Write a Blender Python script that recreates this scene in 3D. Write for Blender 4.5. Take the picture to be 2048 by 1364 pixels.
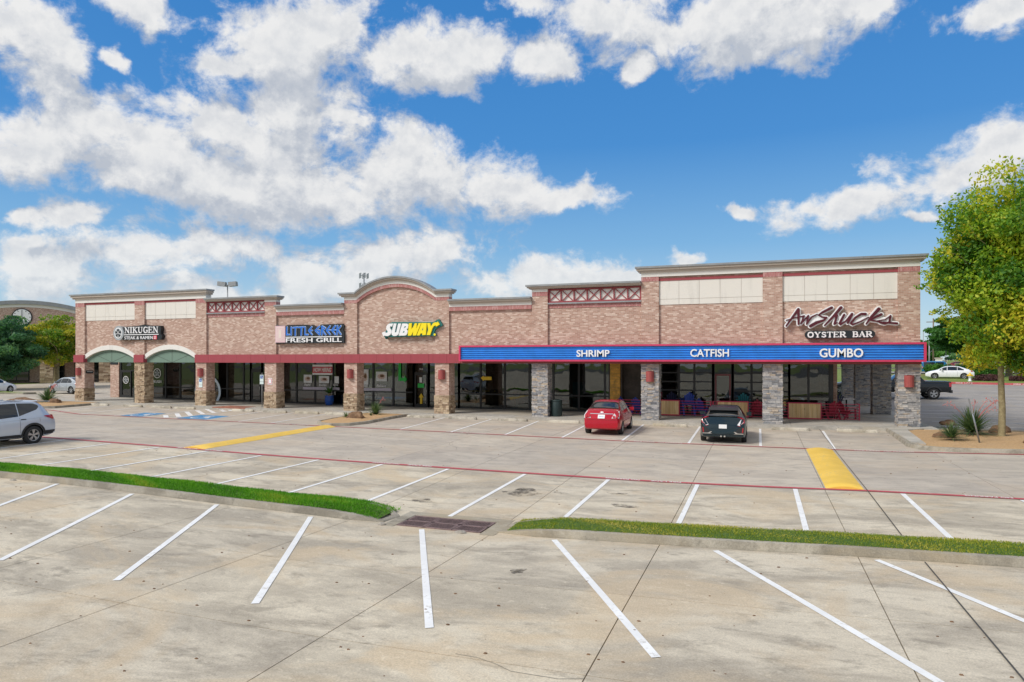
import bpy, bmesh, math, random
import numpy as np
from mathutils import Vector, Matrix
R = math.radians
rnd = random.Random(7)
for o in list(bpy.data.objects): bpy.data.objects.remove(o)
S = bpy.context.scene
COL = S.collection

# ------------------------------------------------------------------ camera
cd = bpy.data.cameras.new('camera'); cam = bpy.data.objects.new('camera', cd); COL.objects.link(cam)
cam.location = (0, 0, 3.42); cam.rotation_euler = (R(90), 0, R(20))
cd.sensor_width = 36; cd.lens = 24.01; cd.shift_y = 0.0176; cd.clip_start = 0.1; cd.clip_end = 4000
S.camera = cam
# ------------------------------------------------------------------ exposure
S.view_settings.view_transform = 'Standard'; S.view_settings.look = 'None'
S.view_settings.exposure = 0.2; S.view_settings.gamma = 1.0; S.view_settings.use_curve_mapping = False
try:
    S.cycles.max_bounces = 6; S.cycles.transparent_max_bounces = 12; S.cycles.use_denoising = True
except Exception: pass

# ------------------------------------------------------------------ node helper
class NT:
    def __init__(s, tree): s.t = tree; s.n = tree.nodes; s.l = tree.links
    def add(s, typ, **kw):
        n = s.n.new(typ)
        for k, v in kw.items(): setattr(n, k, v)
        return n
    def put(s, sock, v):
        if v is None: return
        if isinstance(v, bpy.types.NodeSocket): s.l.new(v, sock)
        elif isinstance(v, (tuple, list)):
            v = tuple(v)
            if len(sock.default_value) == 4 and len(v) == 3: v = v + (1,)
            sock.default_value = v
        else: sock.default_value = v
    def math(s, op, a, b=None, c=None, clamp=False):
        n = s.add('ShaderNodeMath', operation=op, use_clamp=clamp)
        s.put(n.inputs[0], a); s.put(n.inputs[1], b)
        if c is not None: s.put(n.inputs[2], c)
        return n.outputs[0]
    def vmath(s, op, a, b=None):
        n = s.add('ShaderNodeVectorMath', operation=op); s.put(n.inputs[0], a); s.put(n.inputs[1], b)
        return n.outputs['Value'] if op in ('LENGTH', 'DOT_PRODUCT') else n.outputs[0]
    def noise(s, vec, scale, detail=4, rough=.55, dist=0, col=False):
        n = s.add('ShaderNodeTexNoise'); s.put(n.inputs['Vector'], vec)
        n.inputs['Scale'].default_value = scale; n.inputs['Detail'].default_value = detail
        n.inputs['Roughness'].default_value = rough; n.inputs['Distortion'].default_value = dist
        return n.outputs['Color' if col else 'Fac']
    def ramp(s, fac, stops, ease=False):
        n = s.add('ShaderNodeValToRGB'); cr = n.color_ramp
        if ease: cr.interpolation = 'EASE'
        while len(cr.elements) < len(stops): cr.elements.new(.5)
        for e, (p, c) in zip(cr.elements, stops):
            e.position = p; e.color = tuple(c) + (1,) if isinstance(c, (tuple, list)) else (c, c, c, 1)
        s.put(n.inputs[0], fac); return n.outputs[0]
    def mix(s, fac, a, b, mode='MIX'):
        n = s.add('ShaderNodeMix', data_type='RGBA', blend_type=mode)
        s.put(n.inputs['Factor'], fac); s.put(n.inputs[6], a); s.put(n.inputs[7], b); return n.outputs[2]
    def mapr(s, v, a, b, c=0., d=1., smooth=True):
        n = s.add('ShaderNodeMapRange', interpolation_type='SMOOTHSTEP' if smooth else 'LINEAR')
        s.put(n.inputs[0], v)
        for i, x in zip((1, 2, 3, 4), (a, b, c, d)): n.inputs[i].default_value = x
        return n.outputs[0]
    def pos(s): return s.add('ShaderNodeNewGeometry').outputs['Position']
    def obj(s): return s.add('ShaderNodeTexCoord').outputs['Object']
    def scale(s, vec, xyz, loc=(0, 0, 0)):
        n = s.add('ShaderNodeMapping'); s.put(n.inputs[0], vec); n.inputs['Scale'].default_value = xyz; n.inputs['Location'].default_value = loc
        return n.outputs[0]
    def attr(s, name):
        return s.add('ShaderNodeAttribute', attribute_name=name).outputs['Fac']
    def bump(s, h, strength=.3, dist=.01):
        n = s.add('ShaderNodeBump'); n.inputs['Strength'].default_value = strength; n.inputs['Distance'].default_value = dist
        s.put(n.inputs['Height'], h); return n.outputs[0]

# ------------------------------------------------------------------ sky (world)
W = bpy.data.worlds.new('World'); S.world = W; W.use_nodes = True
wt = NT(W.node_tree); wt.n.clear()
SUN_DIR = Vector((-.50, -.56, .66)).normalized()
SUN_EL = math.asin(SUN_DIR.z); SUN_ROT = math.atan2(SUN_DIR.x, SUN_DIR.y)
# clouds: (azimuth, elevation, width, height, tilt) in radians; the banks that stand over the building, then denser noise cloud everywhere else
CLOUDS = [(-0.959, 0.376, 0.057, 0.051, 0.0), (-0.939, 0.344, 0.035, 0.037, -0.52), (-0.983, 0.386, 0.038, 0.041, 0.0), (-0.865, 0.426, 0.078, 0.024, -0.14), (-0.831, 0.419, 0.026, 0.025, -0.7), (-0.88, 0.364, 0.014, 0.013, 0.0), (-0.677, 0.405, 0.112, 0.049, 0.26), (-0.609, 0.439, 0.075, 0.042, 0.35), (-0.589, 0.331, 0.052, 0.053, -0.35), (-0.44, 0.417, 0.109, 0.042, 0.09), (-0.469, 0.392, 0.094, 0.036, 0.0), (-0.301, 0.421, 0.066, 0.026, 0.14), (-0.741, 0.379, 0.05, 0.018, 0.26), (-0.903, 0.278, 0.079, 0.04, 0.35), (-0.949, 0.247, 0.07, 0.039, 0.0), (-0.836, 0.252, 0.126, 0.049, -0.09), (-0.734, 0.295, 0.107, 0.051, -0.17), (-0.715, 0.234, 0.166, 0.055, -0.09), (-0.609, 0.241, 0.137, 0.057, 0.0), (-0.49, 0.301, 0.061, 0.045, -0.26), (-0.476, 0.261, 0.122, 0.058, 0.0), (-0.367, 0.256, 0.102, 0.042, -0.17), (-0.257, 0.233, 0.069, 0.023, 0.0), (-0.918, 0.17, 0.049, 0.017, 0.14), (-0.983, 0.167, 0.02, 0.008, 0.26), (-0.836, 0.131, 0.131, 0.031, 0.09), (-0.949, 0.104, 0.065, 0.027, 0.0), (-0.759, 0.152, 0.068, 0.027, 0.0), (-0.519, 0.145, 0.135, 0.033, 0.14), (-0.454, 0.166, 0.062, 0.026, 0.0), (-0.623, 0.107, 0.115, 0.039, 0.0), (-0.272, 0.111, 0.116, 0.031, 0.0), (-0.973, 0.135, 0.017, 0.01, 0.35), (-0.185, 0.464, 0.107, 0.033, 0.0), (-0.08, 0.443, 0.143, 0.042, -0.09), (0.025, 0.422, 0.121, 0.033, 0.0), (0.122, 0.43, 0.076, 0.027, 0.35), (0.266, 0.395, 0.032, 0.025, 0.0), (-0.16, 0.401, 0.024, 0.014, 0.35), (-0.027, 0.457, 0.198, 0.028, 0.0), (-0.323, 0.478, 0.059, 0.022, 0.0), (0.221, 0.226, 0.088, 0.034, 0.31), (0.122, 0.205, 0.105, 0.023, 0.24), (0.062, 0.203, 0.046, 0.017, 0.09), (0.266, 0.236, 0.059, 0.036, 0.26), (-0.027, 0.207, 0.028, 0.012, -0.09), (0.156, 0.231, 0.035, 0.032, 0.35), (-0.101, 0.136, 0.029, 0.01, 0.0), (0.189, 0.179, 0.032, 0.009, 0.0), (-0.728, 0.08, 0.19, 0.02, 0.0), (-0.192, 0.114, 0.043, 0.018, 0.0), (0.168, 0.213, 0.077, 0.027, 0.28), (-0.677, 0.335, 0.079, 0.042, 0.0), (-0.54, 0.265, 0.106, 0.05, 0.0)]
g = bpy.data.node_groups.new('cloud_density', 'ShaderNodeTree')
g.interface.new_socket('P', in_out='INPUT', socket_type='NodeSocketVector')
g.interface.new_socket('D', in_out='OUTPUT', socket_type='NodeSocketFloat')
gt = NT(g); gi = gt.add('NodeGroupInput'); go = gt.add('NodeGroupOutput')
P0 = gi.outputs[0]
wv = gt.vmath('SUBTRACT', gt.noise(P0, 8, 4, .55, 0, True), (.5, .5, .5)); wv2 = gt.vmath('SUBTRACT', gt.noise(P0, 30, 4, .6, 0, True), (.5, .5, .5))
P = gt.vmath('ADD', P0, gt.vmath('ADD', gt.vmath('MULTIPLY', wv, (.13, .075, 0)), gt.vmath('MULTIPLY', wv2, (.03, .022, 0))))
best = None
for (az, el, ra, re, ro) in CLOUDS:
    m = gt.add('ShaderNodeMapping', vector_type='TEXTURE'); gt.put(m.inputs[0], P)
    m.inputs['Location'].default_value = (az, el, 0); m.inputs['Rotation'].default_value = (0, 0, ro); m.inputs['Scale'].default_value = (ra * 1.22, re * 1.3, 1)
    d = gt.vmath('LENGTH', m.outputs[0])
    best = d if best is None else gt.math('SMOOTH_MIN', best, d, .35)
# outside the photographed window: unseen noise cloud, made denser to add fill light
sp = gt.add('ShaderNodeSeparateXYZ'); gt.put(sp.inputs[0], P)
inx = gt.math('MULTIPLY', gt.mapr(sp.outputs[0], -1.7, -1.0), gt.mapr(sp.outputs[0], .31, 1.0, 1, 0))
ins = gt.math('MULTIPLY', inx, gt.mapr(sp.outputs[1], .49, .75, 1, 0))
wide = gt.mapr(gt.noise(gt.scale(P, (1, 1.7, 1), (3.1, 1.7, .4)), 2.2, 3, .5), .28, .56, 1.25, .1, False)
best = gt.math('MINIMUM', best, gt.math('ADD', wide, gt.math('MULTIPLY', ins, 2)))
n1 = gt.noise(gt.scale(P0, (1, 1.2, 1)), 13, 13, .66, .2)
n2 = gt.noise(gt.scale(P, (1, 1.3, 1), (5, 2, 1)), 4.5, 3, .5)
dn = gt.math('SUBTRACT', 1.0, best)
dn = gt.math('ADD', dn, gt.math('MULTIPLY_ADD', n1, 2.4, -1.24))
dn = gt.math('ADD', dn, gt.math('MULTIPLY_ADD', n2, .9, -.45))
gt.put(go.inputs[0], dn)
dirv = wt.add('ShaderNodeTexCoord').outputs['Generated']
sx = wt.add('ShaderNodeSeparateXYZ'); wt.put(sx.inputs[0], dirv)
az = wt.math('ARCTAN2', sx.outputs[0], sx.outputs[1])
el = wt.math('ARCSINE', sx.outputs[2])
cb = wt.add('ShaderNodeCombineXYZ'); wt.put(cb.inputs[0], az); wt.put(cb.inputs[1], el)
def dens(off):
    n = wt.add('ShaderNodeGroup', node_tree=g); wt.put(n.inputs[0], wt.vmath('ADD', cb.outputs[0], off)); return n.outputs[0]
d0 = dens((0, 0, 0)); d1 = dens((-.012, .042, 0))
alpha = wt.mapr(d0, -.02, .56)
lit = wt.mapr(wt.math('SUBTRACT', d0, d1), -.42, .42)
thick = wt.mapr(d0, .3, 1.5)
off = (-.004, .013, 0)
na = wt.noise(cb.outputs[0], 22, 7, .6); nb = wt.noise(wt.vmath('ADD', cb.outputs[0], off), 22, 7, .6)
lit = wt.math('ADD', wt.math('MULTIPLY', lit, .8), wt.mapr(wt.math('SUBTRACT', na, nb), -.16, .16, -.22, .36, False), None, True)
ccol = wt.mix(lit, (4.5, 4.9, 5.6), (7.9, 7.9, 7.9))
ccol = wt.mix(wt.math('MULTIPLY', thick, .32), ccol, (5.8, 6.1, 6.5))
sky = wt.add('ShaderNodeTexSky'); sky.sky_type = 'NISHITA'; sky.sun_disc = False
sky.sun_elevation = SUN_EL; sky.sun_rotation = SUN_ROT; sky.air_density = 1.2; sky.dust_density = .6; sky.ozone_density = 2.5
blue = wt.ramp(wt.math('MULTIPLY', el, 1.6), [(0, (5.6, 7.0, 7.7)), (.10, (3.9, 5.9, 7.6)), (.26, (1.7, 4.1, 7.1)), (.48, (.42, 2.45, 6.2)), (.8, (.26, 2.0, 5.6)), (1, (.24, 1.8, 5.2))])
base = wt.mix(.82, sky.outputs[0], blue)
hz = wt.mapr(el, .03, .2, .30, 0)
ccol = wt.mix(hz, ccol, (6.6, 7.6, 8.1))
fin = wt.mix(alpha, base, ccol)
bg = wt.add('ShaderNodeBackground'); wt.put(bg.inputs[0], fin); bg.inputs[1].default_value = .094
wo = wt.add('ShaderNodeOutputWorld'); wt.put(wo.inputs[0], bg.outputs[0])
try: W.cycles.sampling_method = 'MANUAL'; W.cycles.sample_map_resolution = 512
except Exception: pass
# ------------------------------------------------------------------ sun (thin cloud: soft edged)
sl = bpy.data.lights.new('sun', 'SUN'); sun = bpy.data.objects.new('sun', sl); COL.objects.link(sun)
sl.energy = 2.6; sl.angle = R(18); sl.color = (1, .95, .87)
sun.rotation_euler = SUN_DIR.to_track_quat('Z', 'Y').to_euler()

# ------------------------------------------------------------------ materials
M = {}
def mat(name, fn=None, col=(.5, .5, .5), rough=.6, metal=0, coat=0, spec=.5):
    m = bpy.data.materials.new(name); m.use_nodes = True; t = NT(m.node_tree)
    b = t.n['Principled BSDF']
    b.inputs['Base Color'].default_value = (*col, 1); b.inputs['Roughness'].default_value = rough; b.inputs['Metallic'].default_value = metal
    b.inputs['Coat Weight'].default_value = coat; b.inputs['Coat Roughness'].default_value = .04; b.inputs['Specular IOR Level'].default_value = spec
    if fn: fn(t, b)
    M[name] = m; return m
def worn(scale=8., amt=.18, bump=0):       # grain and wear over a base colour
    def f(t, b):
        c = tuple(b.inputs['Base Color'].default_value)[:3]
        p = t.obj()
        n = t.noise(p, scale, 6, .65); k = 1 - amt
        t.put(b.inputs['Base Color'], t.mix(t.mapr(n, .3, .7), tuple(x * k for x in c), tuple(min(1, x * (1 + amt * .6)) for x in c)))
        if bump: t.put(b.inputs['Normal'], t.bump(t.noise(p, scale * 6, 3), bump, .01))
    return f
def concrete_fn(light, dark, warm, big=1.0, use_y=False):
    def f(t, b):
        p = t.pos()
        st = t.noise(t.scale(p, (.55 * big, 1.35 * big, 1)), .55, 9, .68, .5)
        mo = t.noise(t.scale(p, (.9, 1.7, 1), (7, 3, 0)), 1.7, 8, .7, .35)
        fi = t.noise(p, 46, 3, .7)
        c = t.mix(t.mapr(st, .38, .58), dark, light)
        c = t.mix(t.math('MULTIPLY', t.mapr(mo, .51, .67), .7), c, tuple(x * .68 for x in dark))
        bl = t.noise(t.scale(p, (1, 1.2, 1), (3, 8, 1)), .33, 7, .7, .6)
        c = t.mix(t.math('MULTIPLY', t.mapr(bl, .47, .62), .5), c, tuple(x * .95 for x in dark))
        sp = t.noise(t.scale(p, (1, 1.3, 1)), 13, 6, .8)
        c = t.mix(t.math('MULTIPLY', t.mapr(sp, .55, .70), .55), c, tuple(x * .55 for x in dark))
        c = t.mix(t.math('MULTIPLY', t.mapr(t.noise(t.scale(p, (.8, 1, 1), (2, 9, 0)), .42, 6, .62, .8), .47, .64), .75), c, warm)
        c = t.mix(t.math('MULTIPLY', t.mapr(t.noise(t.scale(p, (1, 1.5, 1), (1, 5, 2)), 5.5, 5, .75), .55, .75), .5), c, tuple(min(.8, x * 1.25) for x in light))
        c = t.mix(.38, c, t.mix(t.mapr(fi, .3, .7), (.55, .55, .55), (1.25, 1.25, 1.25)), 'MULTIPLY')
        if use_y:      # the driving aisle is greyer and more polished by tyres than the stalls
            y = t.add('ShaderNodeSeparateXYZ'); t.put(y.inputs[0], p)
            a = t.math('MULTIPLY', t.mapr(y.outputs[1], 19, 20.5), t.mapr(y.outputs[1], 33, 36, 1, .6))
            c = t.mix(t.math('MULTIPLY', a, .55), c, t.mix(t.mapr(mo, .35, .7), (.47, .415, .365), (.37, .33, .295)))
        oi = t.add('ShaderNodeObjectInfo').outputs['Random']
        c = t.mix(.7, c, t.mix(oi, (.90, .90, .91), (1.06, 1.05, 1.02)), 'MULTIPLY')
        t.put(b.inputs['Base Color'], c)
        t.put(b.inputs['Normal'], t.bump(fi, .35, .004))
    return f
mat('lot_concrete', concrete_fn((.64, .57, .45), (.41, .36, .285), (.57, .455, .31), use_y=True), rough=.85)
mat('walk_concrete', concrete_fn((.52, .49, .44), (.40, .38, .34), (.45, .40, .32)), rough=.85)
mat('drive_concrete', concrete_fn((.36, .33, .305), (.27, .25, .235), (.33, .29, .24)), rough=.85)
mat('kerb_concrete', concrete_fn((.41, .375, .31), (.25, .225, .18), (.36, .30, .21), 2.5), rough=.9)
mat('stop_concrete', concrete_fn((.60, .55, .46), (.30, .27, .22), (.44, .38, .28), 3.5), rough=.9)
mat('joint_dark', col=(.06, .055, .05), rough=.95)
mat('asphalt', worn(3, .2), col=(.10, .10, .10), rough=.9)
def paint_fn(t, b):
    c = tuple(b.inputs['Base Color'].default_value)[:3]
    p = t.pos(); n = t.noise(p, 9, 8, .75); m = t.noise(p, 1.2, 4, .6)
    w = t.math('ADD', t.math('MULTIPLY', t.mapr(n, .50, .66), t.mapr(m, .40, .60)), t.math('MULTIPLY', t.mapr(t.noise(t.scale(p, (3, .6, 1)), 4, 6, .7), .62, .74), .5), None, True)
    t.put(b.inputs['Base Color'], t.mix(t.math('MULTIPLY', w, .62), t.mix(t.mapr(m, .3, .7), tuple(x * .86 for x in c), c), (.40, .36, .30)))
mat('paint_white', paint_fn, col=(.88, .88, .87), rough=.6)
mat('paint_red', paint_fn, col=(.52, .075, .095), rough=.65)
mat('paint_yellow', paint_fn, col=(.86, .56, .085), rough=.6)
mat('paint_blue', paint_fn, col=(.05, .27, .54), rough=.6)
mat('hairline', col=(.17, .15, .125), rough=.9)
mat('sealant', col=(.07, .065, .058), rough=.8)
def stain_fn(t, b):
    b.inputs['Base Color'].default_value = (.07, .06, .05, 1)
    tr = t.add('ShaderNodeBsdfTransparent'); mx = t.add('ShaderNodeMixShader')
    t.put(mx.inputs[0], t.mapr(t.noise(t.pos(), 3.5, 6, .7), .40, .68, .0, .42))
    t.l.new(tr.outputs[0], mx.inputs[1]); t.l.new(b.outputs[0], mx.inputs[2]); t.l.new(mx.outputs[0], t.n['Material Output'].inputs[0])
mat('oil_stain', stain_fn, rough=.8)
def brick_fn(c1, c2, cm, soldier=False):
    def f(t, b):
        p = t.pos(); s = t.add('ShaderNodeSeparateXYZ'); t.put(s.inputs[0], p)
        u = t.math('ADD', s.outputs[0], s.outputs[1]); cb = t.add('ShaderNodeCombineXYZ')
        if soldier: t.put(cb.inputs[0], s.outputs[2]); t.put(cb.inputs[1], u)
        else: t.put(cb.inputs[0], u); t.put(cb.inputs[1], s.outputs[2])
        v = cb.outputs[0]
        br = t.add('ShaderNodeTexBrick'); t.put(br.inputs['Vector'], v)
        br.inputs['Scale'].default_value = 1; br.inputs['Brick Width'].default_value = .205; br.inputs['Row Height'].default_value = .076
        br.inputs['Mortar Size'].default_value = .007; br.inputs['Mortar Smooth'].default_value = .2; br.inputs['Bias'].default_value = 0
        br.inputs['Color1'].default_value = (0, 0, 0, 1); br.inputs['Color2'].default_value = (1, 1, 1, 1); br.inputs['Mortar'].default_value = (.5, .5, .5, 1)
        tone = br.outputs['Color']
        c = t.ramp(tone, [(0, c1[0]), (.35, c1[1]), (.7, c1[2]), (.9, c1[3])])
        c = t.mix(t.math('MULTIPLY', t.mapr(t.noise(p, 7, 5, .8), .40, .66), .55), c, c2)
        c = t.mix(br.outputs['Fac'], c, cm)
        t.put(b.inputs['Base Color'], t.mix(.4, c, t.mix(t.noise(p, 30, 3, .7), (.6, .6, .6), (1.35, 1.35, 1.35)), 'MULTIPLY'))
        t.put(b.inputs['Normal'], t.bump(t.math('SUBTRACT', 1, br.outputs['Fac']), .6, .008))
    return f
mat('brick', brick_fn(((.36, .205, .155), (.46, .28, .22), (.535, .355, .285), (.69, .535, .45)), (.50, .33, .26), (.52, .43, .36)), rough=.85)
mat('brick_soldier', brick_fn(((.36, .13, .13), (.42, .16, .155), (.46, .19, .18), (.55, .32, .30)), (.42, .17, .16), (.50, .30, .28), True), rough=.85)
def stone_fn(cols):
    def f(t, b):
        a = t.attr('tone'); p = t.pos()
        c = t.ramp(a, [(i / (len(cols) - 1), q) for i, q in enumerate(cols)])
        n = t.noise(p, 9, 6, .7)
        t.put(b.inputs['Base Color'], t.mix(.7, c, t.mix(t.mapr(n, .3, .7), (.62, .62, .64), (1.3, 1.27, 1.22)), 'MULTIPLY'))
        t.put(b.inputs['Normal'], t.bump(t.noise(p, 30, 5, .7), .7, .012))
    return f
mat('ledger_stone', stone_fn([(.16, .165, .18), (.30, .30, .315), (.44, .43, .43), (.24, .25, .27), (.56, .53, .50), (.34, .335, .34), (.52, .42, .31), (.40, .39, .40)]), rough=.85)
mat('field_stone', stone_fn([(.20, .13, .08), (.42, .31, .20), (.56, .44, .30), (.30, .20, .13), (.62, .50, .36), (.38, .27, .18)]), rough=.85)
mat('mortar_grey', col=(.10, .10, .10), rough=.95); mat('mortar_brown', col=(.16, .12, .09), rough=.95)
def stucco_fn(t, b):
    c = tuple(b.inputs['Base Color'].default_value)[:3]; p = t.pos()
    st = t.noise(t.scale(p, (3.2, 3.2, .35)), 1.0, 6, .65)
    c2 = t.mix(t.math('MULTIPLY', t.mapr(st, .52, .74), .4), c, tuple(x * .74 for x in c))
    t.put(b.inputs['Base Color'], t.mix(.3, c2, t.mix(t.noise(p, 40, 3, .7), (.8, .8, .8), (1.15, 1.15, 1.15)), 'MULTIPLY'))
    t.put(b.inputs['Normal'], t.bump(t.noise(p, 90, 3), .25, .004))
mat('stucco_cream', stucco_fn, col=(.74, .71, .655), rough=.9)
mat('stucco_white', stucco_fn, col=(.77, .75, .71), rough=.9)
mat('stucco_tan', stucco_fn, col=(.50, .435, .375), rough=.9)
mat('stucco_green', stucco_fn, col=(.17, .255, .205), rough=.9)
mat('stucco_red', stucco_fn, col=(.34, .062, .078), rough=.85)
mat('trim_red', stucco_fn, col=(.32, .065, .075), rough=.8)
mat('fascia_brown', stucco_fn, col=(.25, .07, .065), rough=.8)
mat('cap_metal', worn(2, .15), col=(.30, .31, .32), rough=.5, metal=.3)
mat('sconce_red', worn(4, .12), col=(.36, .075, .07), rough=.6)
mat('sign_blue', worn(1.5, .12), col=(.045, .30, .82), rough=.38, coat=.15)
mat('sign_rim', worn(3, .12), col=(.62, .045, .13), rough=.45)
mat('letter_white', worn(6, .05), col=(.86, .86, .87), rough=.4)
mat('sign_black', col=(.012, .017, .022), rough=.45)
mat('letter_maroon', worn(5, .2), col=(.085, .004, .014), rough=.45)
mat('letter_blue', col=(.02, .17, .66), rough=.35); mat('letter_pale', col=(.70, .82, .92), rough=.4)
mat('letter_yellow', col=(.93, .75, .01), rough=.4); mat('sign_green', col=(.01, .16, .15), rough=.45)
mat('sign_pink', worn(5, .08), col=(.72, .50, .53), rough=.5); mat('sign_cream', col=(.74, .64, .57), rough=.5)
mat('seal_red', col=(.75, .10, .14), rough=.5); mat('emblem_grey', col=(.36, .39, .41), rough=.4)
mat('frame_black', col=(.014, .014, .015), rough=.4); mat('frame_red', col=(.20, .045, .05), rough=.5)
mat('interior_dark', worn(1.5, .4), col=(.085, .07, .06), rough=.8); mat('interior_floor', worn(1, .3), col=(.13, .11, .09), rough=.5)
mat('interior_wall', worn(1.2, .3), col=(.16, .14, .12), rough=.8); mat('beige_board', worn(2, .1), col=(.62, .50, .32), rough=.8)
mat('blind', worn(3, .1), col=(.42, .44, .44), rough=.7)
def glass_fn(tint, ior):
    def f(t, b):
        tr = t.add('ShaderNodeBsdfTransparent'); tr.inputs[0].default_value = (*tint, 1)
        gl = t.add('ShaderNodeBsdfGlossy'); gl.inputs[0].default_value = (.9, .93, .95, 1); gl.inputs['Roughness'].default_value = .01
        t.put(gl.inputs['Normal'], t.bump(t.noise(t.pos(), .9, 2, .4), .12, .05))
        fr = t.add('ShaderNodeFresnel'); fr.inputs[0].default_value = ior
        mx = t.add('ShaderNodeMixShader'); t.l.new(fr.outputs[0], mx.inputs[0]); t.l.new(tr.outputs[0], mx.inputs[1]); t.l.new(gl.outputs[0], mx.inputs[2])
        t.l.new(mx.outputs[0], t.n['Material Output'].inputs[0])
    return f
mat('shop_glass', glass_fn((.50, .54, .53), 1.85))
mat('car_glass', col=(.012, .015, .017), rough=.04, coat=.6)
mat('wood_panel', None, rough=.6)
def wood_fn(t, b):
    p = t.pos(); s = t.scale(p, (7, 7, .5))
    n = t.noise(s, 1.6, 6, .6, 1.2); k = t.noise(p, 4, 3, .6)
    c = t.mix(t.mapr(n, .3, .7), (.66, .43, .18), (.80, .60, .33))
    oi = t.add('ShaderNodeObjectInfo').outputs['Random']
    c = t.mix(.6, c, t.mix(oi, (.62, .55, .5), (1.15, 1.15, 1.1)), 'MULTIPLY')
    t.put(b.inputs['Base Color'], t.mix(t.mapr(k, .66, .74), c, (.22, .10, .03)))
mat('wood_pine', wood_fn, rough=.55)
mat('wood_amber', worn(5, .35), col=(.68, .36, .05), rough=.5)
mat('rail_red', col=(.52, .03, .085), rough=.45)
mat('chair_blue', col=(.03, .075, .42), rough=.5); mat('chair_navy', col=(.015, .02, .06), rough=.5); mat('chair_red', col=(.33, .02, .045), rough=.5); mat('chair_teal', col=(.02, .17, .21), rough=.5)
mat('bin_green', worn(6, .2), col=(.016, .035, .035), rough=.55)
mat('pot_blue', worn(3, .15), col=(.015, .10, .46), rough=.2, coat=.6)
mat('steel_grey', worn(8, .2), col=(.30, .32, .34), rough=.45, metal=.6); mat('pole_grey', worn(3, .15), col=(.33, .34, .35), rough=.6); mat('pole_wood', worn(3, .25), col=(.20, .15, .11), rough=.9)
mat('grate_iron', worn(9, .35), col=(.24, .165, .155), rough=.7, metal=.2)
mat('rubber', col=(.02, .02, .021), rough=.8); mat('rim_alloy', worn(9, .1), col=(.52, .53, .54), rough=.35, metal=.8); mat('chrome', col=(.8, .8, .8), rough=.12, metal=1)
mat('trim_black', col=(.02, .021, .023), rough=.55); mat('lamp_red', col=(.42, .012, .02), rough=.15, coat=1); mat('lamp_clear', col=(.72, .70, .71), rough=.15, coat=1); mat('plate_white', col=(.78, .80, .80), rough=.5)
mat('seam_dark', col=(.03, .03, .03), rough=.7)
for nm, c, me in (('paint_car_red', (.44, .0, .014), .1), ('paint_car_teal', (.012, .028, .036), .45), ('paint_car_silver', (.54, .60, .68), .25), ('paint_car_white', (.80, .81, .83), .05),
                  ('paint_car_black', (.012, .016, .02), .3), ('paint_car_blue', (.02, .17, .38), .2), ('paint_car_maroon', (.30, .015, .05), .2), ('paint_car_grey', (.42, .45, .48), .4), ('paint_car_dark', (.035, .042, .048), .3)):
    mat(nm, col=c, rough=.24, metal=me, coat=.5, spec=.4)
def soil_fn(cols, sc):
    def f(t, b):
        p = t.pos(); n = t.noise(p, sc, 8, .75)
        t.put(b.inputs['Base Color'], t.ramp(n, [(.25, cols[0]), (.5, cols[1]), (.72, cols[2])]))
        t.put(b.inputs['Normal'], t.bump(n, .8, .03))
    return f
mat('mulch', soil_fn(((.30, .17, .075), (.50, .32, .16), (.62, .43, .24)), 14), rough=.95)
mat('rock_brown', soil_fn(((.06, .03, .018), (.17, .095, .05), (.32, .20, .115)), 5), rough=.9)
mat('rock_pale', soil_fn(((.16, .14, .12), (.32, .29, .25), (.5, .46, .4)), 7), rough=.9)
mat('lawn', soil_fn(((.08, .13, .02), (.16, .22, .035), (.26, .27, .07)), .9), rough=.95)
mat('turf_soil', soil_fn(((.04, .075, .008), (.06, .12, .012), (.11, .14, .03)), 9), rough=.95)
mat('bark', soil_fn(((.14, .11, .06), (.27, .22, .12), (.40, .35, .20)), 6), rough=.95)
mat('bark_dark', soil_fn(((.035, .028, .022), (.08, .062, .05), (.13, .11, .09)), 6), rough=.95)
def leaf_fn(cols, trans=.35):
    def f(t, b):
        a = t.attr('tone')
        c = t.ramp(a, [(i / (len(cols) - 1), q) for i, q in enumerate(cols)])
        t.put(b.inputs['Base Color'], c)
        tl = t.add('ShaderNodeBsdfTranslucent'); t.put(tl.inputs[0], t.mix(1, c, (1.3, 1.5, .8), 'MULTIPLY'))
        mx = t.add('ShaderNodeMixShader'); mx.inputs[0].default_value = trans
        t.l.new(b.outputs[0], mx.inputs[1]); t.l.new(tl.outputs[0], mx.inputs[2]); t.l.new(mx.outputs[0], t.n['Material Output'].inputs[0])
    return f
mat('leaf_gold', leaf_fn([(.03, .12, .008), (.09, .22, .010), (.22, .36, .014), (.40, .47, .022), (.58, .48, .03)]), rough=.6)
mat('leaf_yellow', leaf_fn([(.05, .15, .01), (.14, .26, .015), (.40, .38, .025), (.58, .47, .035)]), rough=.6)
mat('leaf_dark', leaf_fn([(.02, .085, .04), (.035, .12, .055), (.07, .19, .075), (.16, .30, .10)]), rough=.6)
mat('leaf_green', leaf_fn([(.025, .10, .015), (.05, .17, .02), (.11, .26, .035)]), rough=.6)
mat('leaf_hedge', leaf_fn([(.03, .12, .012), (.06, .20, .02), (.11, .28, .03)]), rough=.6)
mat('leaf_maroon', leaf_fn([(.045, .018, .018), (.085, .032, .03), (.12, .05, .04)], .15), rough=.7)
mat('leaf_yucca', leaf_fn([(.05, .10, .035), (.11, .18, .07), (.20, .26, .11)], .2), rough=.6)
mat('bloom_coral', col=(.62, .16, .14), rough=.7)
mat('grass_lush', leaf_fn([(.045, .17, .004), (.09, .29, .006), (.15, .38, .012), (.34, .40, .04)], .3), rough=.7)
mat('grass_dry', leaf_fn([(.10, .19, .008), (.22, .29, .015), (.42, .39, .045), (.62, .50, .16)], .3), rough=.7)
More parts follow.
